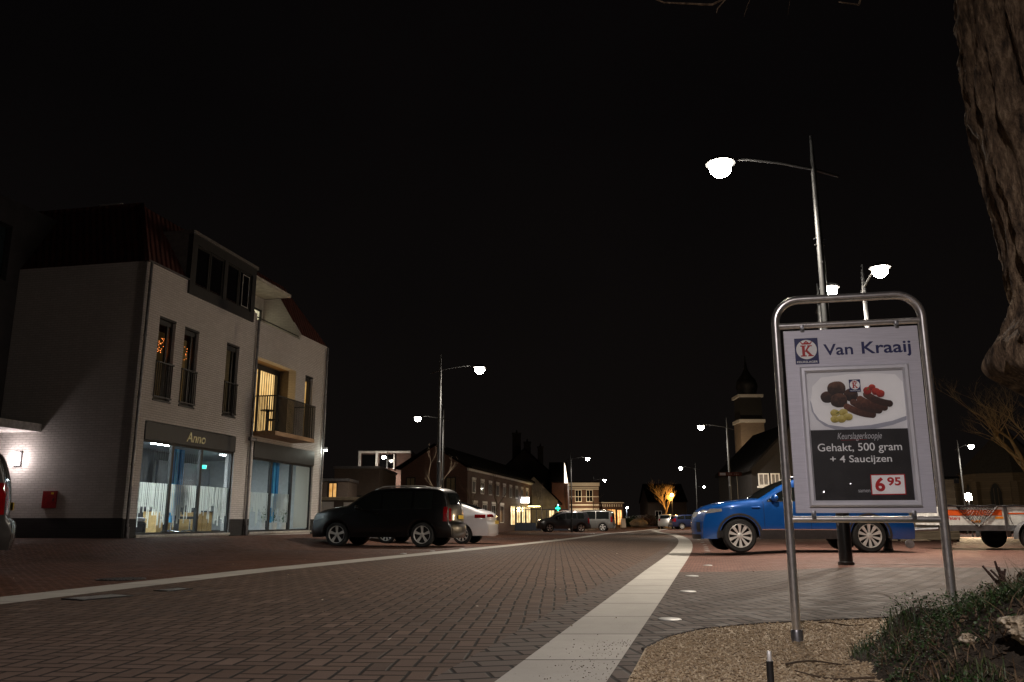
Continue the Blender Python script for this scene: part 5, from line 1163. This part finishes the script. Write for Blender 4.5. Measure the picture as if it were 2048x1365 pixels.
# cream gable and tall dark house
house('house', 'cream rendered house with a dark gable roof beyond the brick row', (-.2, 92, 0), 0, 5.2, 9, 2.75, CRM, DR, 'gable_front', 2.6, eave=.5, wins=[('f', 4.25, 4.8, .5, 1.7, WG, AN)])
t_ = thing('pharmacy_cross', 'small green lit cross sign on the corner of the cream house', 'shop sign', (4.98, 91.6, 1.9)); MB().rbox(-.3, .3, 0, .12, -.32, .32, .02).build('housing', AN, t_)
mb = MB(); mb.box(-.09, .09, -.02, -.002, -.26, .26); mb.box(-.26, .26, -.018, -.0025, -.09, .09); mb.build('cross', emit('green_cross', (.03, .9, .5), 3., (.02, .3, .2)), t_)
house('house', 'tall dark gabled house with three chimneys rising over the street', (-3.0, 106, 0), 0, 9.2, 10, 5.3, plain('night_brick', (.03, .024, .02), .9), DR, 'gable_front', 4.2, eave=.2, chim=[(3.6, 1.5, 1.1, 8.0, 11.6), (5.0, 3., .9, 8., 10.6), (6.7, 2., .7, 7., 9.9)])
# white trimmed house
r = house('house', 'small brick house with white cornice and white framed windows facing the street', (7.2, 105, 0), 0, 3.65, 9, 5.25, BR, DR, 'flat', wins=[('f', .75, 1.45, 2.95, 4.3, DG, WW), ('f', 2.15, 2.85, 2.95, 4.3, DG, WW), ('f', .35, 1.5, .35, 1.75, WG2, WW), ('f', 2.0, 3.2, .35, 1.75, WG2, WW)], cornice=.42)
for z, h_ in ((4.40, .12), (3.48, .08), (2.45, .12), (1.95, .10), (4.62, .10)): MB().box(-.02, 3.67, -.06-.02*(z > 4.5), -.003, z, z+h_).build('string_course', WW, r)
light('lamp_light', 'POINT', (1.8, -2.2, 1.8), 320, (1., .72, .4), r, .2)  # point light before the front wall, with no lamp body of its own
r = house('restaurant', 'low orange lit restaurant front right of the white trimmed house', (10.95, 105.6, 0), 0, 3.0, 7, 2.85, BR, DR, 'flat', cat='restaurant', wins=[('f', .25, .75, .1, 1.9, OG, WW), ('f', 1.0, 2.0, .1, 1.95, OG, AN), ('f', 2.25, 2.8, .1, 1.9, OG, AN)], cornice=.1)
for k in range(10): MB().box(.1+k*.29, .22+k*.29, -.05, -.003, 2.3, 2.6).build('brick_tooth', WW, r)
house('house', 'tall red brown house turned to the road behind the lit blade sign', (4.7, 99.0, 0), 0, 1.9, 6, 5.0, BR, DR, 'gable_side', 2.4, wins=[('f', .4, .9, .3, 2.0, OG, WW)])
t_ = thing('blade_sign', 'tall narrow lit blade sign sticking up beside the white trimmed house', 'banner sign', (6.15, 98.2, 4.9), 0)
MB().prism([(0, 0), (.42, 0), (.30, .8), (.14, 2.0), (.02, 2.4)], -.06, .0, 'xz').build('sign_face', emit('blade_glow', (1., .80, .62), 3.), t_); MB().tube([(.02, -.03, -5.1), (.02, -.03, 2.45)], .03, 6).build('pole', M['pole'], t_)
t_ = thing('shop_sign', 'small blue white upright lit sign left of the white trimmed house', 'shop sign', (5.2, 97.6, 1.6)); MB().rbox(0, .26, -.1, 0, 0, .95, .02).build('housing', AN, t_); MB().box(.02, .24, -.115, -.102, .03, .92).build('sign_face', emit('blue_white_sign', (.5, .75, 1.), 5.), t_)
light('lamp_light', 'POINT', (.6, -1., .4), 90, (1., .55, .25), t_, .2)  # orange point light before the sign, separate from its blue white face
t_ = thing('terrace_heater', 'small red glowing lamp at the restaurant corner', 'lamp', (6.2, 97.4, .9)); MB().tube([(0, 0, -1.2), (0, 0, .1)], .03, 6).build('pole', AN, t_); MB().lathe([(.05, .1), (.22, .14), (.18, .32), (.05, .38)], seg=10).build('lamp_head', emit('red_glow', (1., .25, .12), 6.), t_)
# fence of the terrace in front of the brick row
t_ = thing('terrace_fence', 'dark glazed terrace fence in front of the lit brick row', 'fence', (.3, 78.5, gz(.3, 78.5)), R(10))
mb = MB(); mb.box(0, 5.0, -.03, .03, .02, .75)
for k in range(6): mb.box(k*1.0-.03, k*1.0+.03, -.035, .035, 0, 2.0)
mb.box(0, 5.0, -.028, .028, 1.92, 1.99); mb.build('frame', plain('blue_black_fence', (.015, .022, .04), .5), t_)
# right hand side: dark house behind the sign, tower, church
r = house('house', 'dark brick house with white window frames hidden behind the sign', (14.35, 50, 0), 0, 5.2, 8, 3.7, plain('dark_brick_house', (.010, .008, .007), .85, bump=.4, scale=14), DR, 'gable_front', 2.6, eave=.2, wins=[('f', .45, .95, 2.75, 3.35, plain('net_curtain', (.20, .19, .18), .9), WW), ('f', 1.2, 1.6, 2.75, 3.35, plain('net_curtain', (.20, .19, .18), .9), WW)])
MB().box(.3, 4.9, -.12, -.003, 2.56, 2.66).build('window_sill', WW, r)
t_ = thing('church_tower', 'slim brick tower with pale cornices and an onion shaped top behind the dark house', 'tower', (28., 101, 0)); TB = brickwall('tower_brick', (.26, .19, .14), (.34, .26, .20), (.22, .20, .17), .32, .11, bump=.5, msize=.02)
MB().box(0, 2.9, 0, 2.9, -.3, 12.35).build('shaft', TB, t_); MB().box(-.15, 3.05, -.15, 3.05, 12.353, 12.75).build('cornice', WW, t_)
MB().box(.12, 2.78, .12, 2.78, 12.753, 15.5).build('belfry', plain('dark_louvre', (.02, .02, .02), .8), t_); MB().box(-.1, 3.0, -.1, 3.0, 15.503, 15.85).build('cornice', WW, t_)
MB().lathe([(1.1, 15.85), (1.15, 16.2), (1.35, 17.0), (1.15, 17.8), (.6, 18.5), (.25, 19.2), (.08, 20.4), (.02, 21.)], (1.45, 1.45, 0), seg=16).build('dome', plain('slate_dome', (.03, .032, .034), .5), t_, smooth=True)
t2 = thing('flood_lamp', 'assumed small flood lamp on a mast, added to light the church tower from the left', 'flood lamp', (26.2, 97.6, 0)); MB().tube([(0, 0, -.3), (0, 0, 6.0)], .06, 8).build('mast', M['pole'], t2)  # unseen lamp, assumed and added as the source of the light on the tower
MB().rbox(-.15, .15, -.1, .1, 6.0, 6.25, .03).build('lamp_head', M['anthracite'], t2); light('lamp_light', 'SPOT', (0, .0, 6.4), 750, (1., .74, .46), t2, .1, spot_size=R(75), spot_blend=.4).rotation_euler = (Vector((2.6, 4., 6.5)).to_track_quat('-Z', 'Y')).to_euler()
ST_ = brickwall('church_stone', (.22, .17, .11), (.30, .24, .16), (.16, .13, .10), .5, .2, bump=.6, msize=.02)
t_ = thing('church', 'stone church choir with a pointed slate roof and tall arched windows', 'church', (46.4, 78.5, 0)); RC = 3.9; ap = [(RC*math.cos(R(22.5+45*k)), RC*math.sin(R(22.5+45*k))) for k in range(8)]
mb = MB(); mb.prism(ap, -.6, 4.85, 'xy'); mb.build('wall', ST_, t_)
mb = MB(); mb.add([(x*1.06, y*1.06, 4.853) for x, y in ap]+[(0.3, 0, 9.4)], [(k, (k+1) % 8, 8) for k in range(8)]+[tuple(range(8))]); mb.build('roof', plain('church_slate', (.085, .080, .072), .75, scale=6, bump=.4), t_)
for k in range(8):
    x, y = ap[k]; mb = MB(); a = math.atan2(y, x); q = lambda r_, s_: (math.cos(a)*r_-math.sin(a)*s_, math.sin(a)*r_+math.cos(a)*s_)
    mb.prism([q(RC-.05, -.28), q(RC+.42, -.25), q(RC+.42, .25), q(RC-.05, .28)], -.6, 4.1, 'xy'); mb.build('buttress', ST_, t_)
for k in range(8):
    a = R(45*k+45); rr = RC*math.cos(R(22.5)); e1 = Vector((math.cos(a), math.sin(a), 0)); e2 = Vector((-math.sin(a), math.cos(a), 0)); hw = .52
    out = [(-hw, 1.2), (hw, 1.2), (hw, 3.1)]+[(hw-2*hw*t, 3.1+.9*math.sin(math.pi*t)**.7) for t in np.linspace(.12, .88, 7)]+[(-hw, 3.1)]
    vs = [tuple(e1*(rr+.012)+e2*u+Vector((0, 0, z))) for u, z in out]; f0 = MB().add(vs, [tuple(range(len(vs)))]).build('window', plain('leaded_glass', (.03, .03, .028), .3), t_)
    mb = MB(); pts = [tuple(e1*(rr+.03)+e2*u+Vector((0, 0, z))) for u, z in out]; mb.tube(pts+[pts[0]], .05, 5, cap=False)
    for u in (-.17, .17): mb.tube([tuple(e1*(rr+.03)+e2*u+Vector((0, 0, z))) for z in (1.2, 3.5)], .03, 5)
    mb.build('tracery', ST_, f0)
# timber shed
t_ = thing('timber_shed', 'pale timber slatted shed just right of the sign behind the trailer', 'shed', (13.7, 30, gz(13.7, 30)))
SL = NT('pale_timber'); c = SL.co(); mp = SL.new('ShaderNodeMapping'); mp.inputs['Scale'].default_value = (.6, .6, 9); SL.link(c, mp.inputs[0]); SL.set(Base_Color=SL.ramp(SL.noise(mp.outputs[0], 3, 5), [(.3, (.24, .19, .13)), (.7, (.46, .38, .27))]), Roughness=.8)
mb = MB()
for k in range(17): mb.box(0, 2.15, -.02*(k % 2)-.005, .04, .06+k*.123, .06+k*.123+.115)
for x in (.0, 1.05, 2.08): mb.box(x, x+.07, .042, .12, 0, 2.16)
mb.box(2.08, 2.15, .042, 2., 0, 2.15); mb.box(0, .05, .042, 2., 0, 2.15); mb.build('slat_wall', SL.mat, t_)
MB().box(-.1, 2.3, -.15, 2.1, 2.17, 2.25).build('roof', DR, t_)
# ------------------------------------------------------------------ trailer
t_ = thing('trailer', 'open box trailer with orange striped side and slack net behind the blue crossover', 'trailer', (9.86, 19.35, gz(9.86, 19.35)), R(-6))
BXL = 3.1; white_b = plain('trailer_white', (.60, .60, .57), .45, scale=6); org = plain('trailer_orange', (.68, .10, .015), .45, var=.08)
MB().box(0, BXL, 0, 1.6, .50, .55).build('floor', M['black'], t_)
MB().rbox(0, BXL, -.03, 0, .552, .97, .004).build('side_board', white_b, t_); MB().rbox(0, BXL, 1.6, 1.63, .552, .97, .004).build('side_board', white_b, t_)
MB().rbox(-.03, -.002, 0, 1.6, .552, .97, .004).build('front_board', white_b, t_); MB().rbox(BXL+.002, BXL+.03, 0, 1.6, .552, .97, .004).build('tail_board', white_b, t_)
for a, b in ((.06, 1.30), ): MB().box(a, b, -.036, -.0305, .77, .90).build('orange_band', org, t_)
MB().box(1.42, BXL-.05, -.036, -.0305, .80, .83).build('orange_band', org, t_)
lettering('lettering', 'Peters', .10, .38, .675, .755, -.0305, plain('red_letters', (.45, .03, .02), .5), t_, bold=.01, depth=.003)
MB().box(.62, .82, -.036, -.0305, .615, .665).build('reflector', M['amber'], t_); MB().box(1.14, 1.32, -.036, -.0305, .70, .745).build('reflector', M['amber'], t_)
for x in (.0, 1.36, BXL-.03): MB().rbox(x-.03, x+.03, -.06, -.037, .44, 1.0, .006).build('stake', M['zinc'], t_)
mb = MB(); mb.box(0, BXL, -.055, -.037, .43, .545); mb.build('chassis_rail', M['zinc'], t_); MB().box(0, BXL, -.05, .0, .972, 1.0).build('top_rail', M['zinc'], t_)
for y in (-.0, 1.6): MB().rbox(-.02, .02, y-.02, y+.02, .975, 1.62, .004).build('headboard_post', M['zinc'], t_)
for z in (1.12, 1.42): MB().box(-.015, .015, .022, 1.578, z, z+.04).build('headboard_bar', M['black'], t_)
MB().tube([(.22, .5, .98), (.20, .5, 1.72)], .025, 8).build('pole', plain('yellow_tube', (.55, .36, .03), .5), t_)
# slack cargo net hanging over the side
mb = MB(); N_ = 13
def netp(u, v): x = .30+u*.90; z0 = .99-.02*math.sin(u*9); sag = .48*(1-abs(2*u-1)**1.1); return (x, -.045-.02*v, z0-v*sag)
for k in range(N_+1):
    for sgn in (1, -1):
        pts = []
        for t in np.linspace(0, 1, 9):
            u = k/N_+sgn*t*.32
            if 0 <= u <= 1: pts.append(netp(u, t))
        if len(pts) > 1: mb.tube(pts, .005, 4)
mb.tube([netp(u, 1) for u in np.linspace(0, 1, 21)], .010, 5); mb.tube([(x, -.062, .99+.012*math.sin(x*13)) for x in np.linspace(.05, BXL-.05, 40)], .012, 5); mb.tube([(1.38, -.07, .98), (1.42, -.07, .75), (1.50, -.07, .56)], .006, 4)
mb.build('cargo_net', M['black'], t_)
wl_ = Car(dict(CROSS, Rw=.29, ww=.17, spokes=6, twin=False, sw=(.02, .03), rimmat='alloy'))
for y, sd in ((-.16, -1), (1.76, 1)): make_wheel(t_, wl_, 1.85, y, sd)
for y in (-.16, 1.76):
    mb = MB(); mb.grid([[(1.85+.37*math.cos(a), y+o, .29+.37*math.sin(a)) for o in (-.12, .12)] for a in np.linspace(-.1, math.pi+.1, 20)]); mb.build('mudguard', M['zinc'], t_, smooth=True)
mb = MB(); mb.tube([(0, .25, .47), (-.75, .80, .42)], .035, 8); mb.tube([(0, 1.35, .47), (-.75, .80, .42)], .035, 8); mb.tube([(-.70, .80, .42), (-1.25, .80, .43)], .045, 10); mb.build('drawbar', M['zinc'], t_)
mb = MB(); mb.rbox(-1.42, -1.2, .74, .86, .38, .50, .02); mb.rbox(-1.15, -.75, .76, .84, .46, .54, .015); mb.build('coupling', M['alloy'], t_)
mb = MB(); mb.tube([(-.55, .62, .12), (-.55, .62, .70)], .024, 10); mb.lathe([(.10, -.03), (.10, .03)], (-.55, .62, .12), axis='y', seg=18); mb.build('jockey_wheel', M['zinc'], t_)
mb = MB(); mb.tube([(-1.2, .78, .50), (-1.0, .70, .62), (-.7, .74, .58), (-.4, .76, .50)], .010, 5); mb.tube([(-1.25, .83, .42), (-1.0, .86, .22), (-.6, .86, .28), (-.3, .82, .44)], .008, 5); mb.build('cable', M['black'], t_)
# ------------------------------------------------------------------ signs, studs, covers, boulder
t_ = thing('direction_sign', 'brown finger direction sign on a thin post left of the blue crossover', 'road sign', (10.75, 40, gz(10.75, 40)))
brn = plain('brown_sign', (.16, .035, .018), .5); MB().tube([(0, 0, 0), (0, 0, 3.05)], .03, 10).build('post', M['pole'], t_)
bdp = MB().prism([(-.86, 2.86), (.22, 2.86), (.26, 2.94), (.22, 3.04), (-.86, 3.04)], -.045, -.032, 'xz').build('sign_board', brn, t_)
MB().box(-.80, -.52, -.048, -.0455, 2.89, 3.01).build('sign_symbol', whitep, bdp)
for k in range(7): MB().box(-.46+k*.085, -.46+k*.085+.055, -.048, -.0455, 2.93, 2.965).build('sign_mark', plain('pale_print', (.5, .46, .4), .5), bdp) if k != 3 else None
t_ = thing('road_sign', 'round red and white road sign on a low post beside the dark blue estate', 'road sign', (18.9, 85.5, gz(18.9, 85.5))); MB().tube([(0, 0, 0), (0, 0, 1.9)], .03, 8).build('post', M['pole'], t_)
MB().lathe([(.30, -.02), (.30, .02)], (0, -.05, 1.55), axis='y', seg=20).build('sign_disc', redp, t_); MB().lathe([(.19, -.0215), (.19, -.0205)], (0, -.052, 1.55), axis='y', seg=20).build('sign_centre', whitep, t_)
stud_m = plain('stud_steel', (.30, .30, .29), .5, metal=.4)
def stud(x, y, r_, lab, grp='round ground markers in the paving'):
    t2 = thing('ground_marker', lab, 'ground marker', (x, y, zt(x, y)), 0, grp); MB().lathe([(r_, -.01), (r_, .004), (r_*.9, .009), (r_*.80, .010)], seg=24, cap=False).build('ring', stud_m, t2, smooth=True, auto=30)
    MB().lathe([(r_*.80, .010), (r_*.5, .013), (.003, .015)], seg=24, cap=False).build('lens', plain('stud_lens', (.30, .30, .29), .5, metal=.2), t2, smooth=True)
stud(1.13, 6.2, .085, 'largest round ground marker, in the grey pavers nearest the gravel'); stud(1.75, 8.55, .085, 'round ground marker in the grey pavers, second along the kerb strip from the gravel'); stud(2.28, 10.85, .085, 'round ground marker by the dark pole shadow, third along the kerb strip')
for k, (y, o) in enumerate(((13.5, 'on red pavers beside the kerb, short of the blue crossover'), (19.3, 'level with the nose of the blue crossover'), (20.9, 'just past the nose of the blue crossover'), (22.6, 'second past the nose of the blue crossover'), (24.6, 'third past the nose of the blue crossover'), (27.2, 'fourth past the nose of the blue crossover'), (31., 'farthest but one in the row past the blue crossover'), (36.5, 'farthest of the row past the blue crossover'))):
    stud(xR(y)+BW+.36, y, .075, 'ground marker '+o)
for x, y, lab in ((-2.43, 19.05, 'ground marker in front of the rear wheel of the black SUV'), (-1.95, 20.85, 'ground marker just behind the tail of the black SUV'), (-1.36, 23.04, 'ground marker in front of the white hatchback'), (1.25, 35.5, 'left one of two ground markers on the dark forecourt past the white hatchback'), (1.95, 37.91, 'right one of two ground markers on the dark forecourt past the white hatchback'), (5.4, 58., 'ground marker by the kerb bend in front of the dark grey SUV'), (6.0, 62., 'ground marker at the kerb bend below the pale van')): stud(x, y, .075, lab)
def cover(x, y, wx, wy, rz, lab, name='drain_cover', cat='drain cover', rnd=False, slots=8):
    t2 = thing(name, lab, cat, (x, y, zt(x, y)), rz); im = plain('cast_iron', (.045, .043, .042), .45, metal=.6, bump=.3, scale=30)
    mb = MB()
    if rnd: mb.lathe([(wx, .0), (wx, .008), (wx*.92, .008), (wx*.90, .004), (.003, .004)], seg=32, cap=False)
    else:
        wall_holes_flat = [(-wx, wx, -wy, -wy+.03), (-wx, wx, wy-.03, wy), (-wx, -wx+.03, -wy+.03, wy-.03), (wx-.03, wx, -wy+.03, wy-.03)]
        for a, b, c_, d_ in wall_holes_flat: mb.box(a, b, c_, d_, 0, .009)
        mb.box(-wx+.03, wx-.03, -wy+.03, wy-.03, 0, .002)
    mb.build('frame', im, t2, smooth=rnd, auto=30)
    mb = MB()
    for k in range(slots):
        u = -1+2*(k+.5)/slots
        if rnd: q = wx*.8*math.sqrt(max(0, 1-u*u)); mb.box(u*wx*.8-.012, u*wx*.8+.012, -q, q, .005, .010)
        else: mb.box(u*(wx-.04)-.012, u*(wx-.04)+.012, -wy+.035, wy-.035, .003, .010)
    mb.build('grate_bars', stud_m if not rnd else im, t2)
cover(-3.80, 7.9, .26, .15, R(62), 'rectangular drain grate beside the left kerb strip, in the near road', slots=12)
cover(-3.45, 8.75, .16, .1, R(62), 'small drain cover further along the left kerb strip, beyond the grate', slots=6)
cover(-4.7, 10.3, .28, .28, 0, 'round manhole cover in the red forecourt left of the kerb strip', 'manhole_cover', 'manhole cover', True)
rock('boulder', (15.1, 100.5, .25), (1.0, .6, .55), plain('boulder_stone', (.22, .19, .15), .9, bump=.5), 'rounded boulder at the far end of the road by the shrubs', 11., .25)
t_ = thing('a_board', 'white folding advertising board standing at the far road end', 'a-board', (13.1, 99.5, gz(13.1, 99.5)), R(15))
for s_ in (1, -1): mb = MB(); mb.add([(-.27, s_*.22, 0), (.27, s_*.22, 0), (.27, s_*.02, 1.05), (-.27, s_*.02, 1.05), (-.27, s_*.19, 0), (.27, s_*.19, 0), (.27, s_*-.0, 1.05), (-.27, s_*-.0, 1.05)], [(0, 1, 2, 3), (4, 5, 6, 7), (0, 1, 5, 4), (2, 3, 7, 6), (1, 2, 6, 5), (0, 3, 7, 4)]); mb.build('board', whitep, t_)

# ------------------------------------------------------------------ bare trees, hedge, shrubs
def bare_tree(label, loc, h, r0, levels, seed, spread=.9, mat=None, lean=(0, 0), name='bare_tree', crown_from=.35, cat='tree', nb=3, seg=6):
    random.seed(seed); t2 = thing(name, label, cat, loc); tr_ = MB(); cr_ = MB(); mat = mat or plain('grey_bark', (.16, .125, .085), .85, scale=6)
    def grow(mb, p, d, l, r_, lv):
        pts = [p]; n_ = 5
        for i in range(n_):
            d = (d+Vector((random.uniform(-.16, .16), random.uniform(-.16, .16), random.uniform(-.05, .14)))).normalized(); pts.append(pts[-1]+d*l/n_)
        mb.tube(pts, [r_*(1-.55*i/n_) for i in range(n_+1)], max(3, seg-(levels-lv)), cap=False)
        if lv <= 0: return
        for k in range(nb+(1 if lv == levels else 0)):
            i = random.choice((2, 3, 4, 5)); a = random.uniform(0, 6.28); q = Vector((math.cos(a), math.sin(a), random.uniform(-.1, .7)))*spread
            grow(cr_, pts[i], (d+q).normalized(), l*random.uniform(.55, .8), r_*.42, lv-1)
    d0 = Vector((lean[0], lean[1], 1)).normalized(); n0 = 6; pts = [Vector((0, 0, -.2))]
    for i in range(n0): pts.append(pts[-1]+d0*(h*crown_from+.2)/n0+Vector((random.uniform(-.03, .03), random.uniform(-.03, .03), 0))*r0*3)
    tr_.tube(pts, [r0*(1.25-.35*i/n0) for i in range(n0+1)], 12, cap=False); tr_.build('trunk', mat, t2, smooth=True)
    for k in range(nb+1):
        a = 6.28*k/(nb+1)+random.uniform(-.4, .4); grow(cr_, pts[-1] if k else pts[-2], (d0+Vector((math.cos(a), math.sin(a), .3))*spread*.7).normalized(), h*(1-crown_from)*.55, r0*.6, levels-1)
    cr_.build('crown', mat, t2, smooth=True); return t2
warmbark = plain('warm_bark', (.44, .31, .14), .85, scale=6)
bare_tree('wide bare tree with curling twigs in front of the church', (19.3, 29.4, gz(19.3, 29.4)), 5.4, .19, 6, 3, 1.0, warmbark, (-.35, .0), crown_from=.36, nb=3)
bare_tree('bare tree lit orange beside the far silver car', (17.9, 98., gz(17.9, 98.)), 5.2, .11, 4, 5, .8, warmbark, crown_from=.35, nb=4)
t_ = thing('street_lamp', 'small orange glowing lamp inside the bare tree by the silver car', 'street lamp', (18.6, 97.6, gz(18, 97)), 0, 'street lamps along the road'); MB().tube([(0, 0, 0), (0, 0, 3.6)], .05, 8).build('pole', M['pole'], t_); MB().lathe([(.05, 3.55), (.22, 3.62), (.20, 3.85), (.03, 3.95)], seg=10).build('lamp_head', emit('orange_lens', (1., .5, .12), 20.), t_); light('lamp_light', 'POINT', (-.2, -.4, 3.4), 420, (1., .50, .14), t_, .15)
for x, y, h, sd, lab in ((-1.2, 66., 5.2, 11, 'slim young bare tree right of the white hatchback'), (-3.0, 62., 4.6, 12, 'thin bare tree behind the tail of the white hatchback'), (-4.3, 48., 4.6, 13, 'small bare tree beside the double lamp poles'), (2.6, 74., 4.2, 14, 'small bare tree in front of the brick row terrace'), (8.9, 92., 4.4, 15, 'small bare tree in front of the white trimmed house')):
    bare_tree(lab, (x, y, gz(x, y)), h, .05, 4, sd, .55, plain('grey_bark', (.16, .125, .085), .85, scale=6), crown_from=.42, nb=2, seg=5)
def leafmass(name, label, cat, loc, r_, n, mat, seed, size=.10, kind=None):
    g_ = np.random.default_rng(seed); vs, fs = [], []
    for k in range(n):
        d = g_.normal(size=3); d /= np.linalg.norm(d); q = g_.uniform(.35, 1.)**.5*(1+.3*noise.noise(Vector(d*2.2+seed))); p = d*q*np.array(r_); 
        if p[2] < -r_[2]*.95: continue
        a = g_.normal(size=3); a /= np.linalg.norm(a); b = np.cross(a, d+.01); b /= np.linalg.norm(b); s_ = size*g_.uniform(.5, 1.2); o = len(vs)
        vs += [tuple(p+a*s_), tuple(p+b*s_*.5), tuple(p-a*s_), tuple(p-b*s_*.5)]; fs.append((o, o+1, o+2, o+3))
    o = raw(name, vs, fs, mat); o.location = loc; return tag(o, label, cat, kind=kind)
leaf1 = plain('shrub_leaf', (.035, .085, .018), .6, var=.5, scale=3); leaf2 = plain('hedge_leaf', (.03, .045, .02), .7, var=.5, scale=3); leaf3 = plain('pink_shrub', (.16, .10, .075), .7, var=.4, scale=3)
leafmass('shrub', 'low bright green shrub at the far road end', 'shrub', (14.6, 108., .35), (1.8, .9, .65), 1300, leaf1, 4, .14)
leafmass('shrub', 'brownish bare looking shrub right of the green one at the far road end', 'shrub', (17.4, 110., .5), (1.5, .9, .9), 1300, leaf3, 5, .12)
leafmass('hedge', 'long dark clipped hedge behind the far boulder', 'hedge', (18.5, 113., .35), (6.5, .8, .95), 3000, leaf2, 6, .16)
house('house', 'distant dark house right of the far hedge with a faint pale wall', (19.8, 122, 0), 0, 5.5, 8, 3.2, BRB, DR, 'gable_side', 2.6, wins=[('f', 1., 1.8, .8, 1.9, DG, WW)])
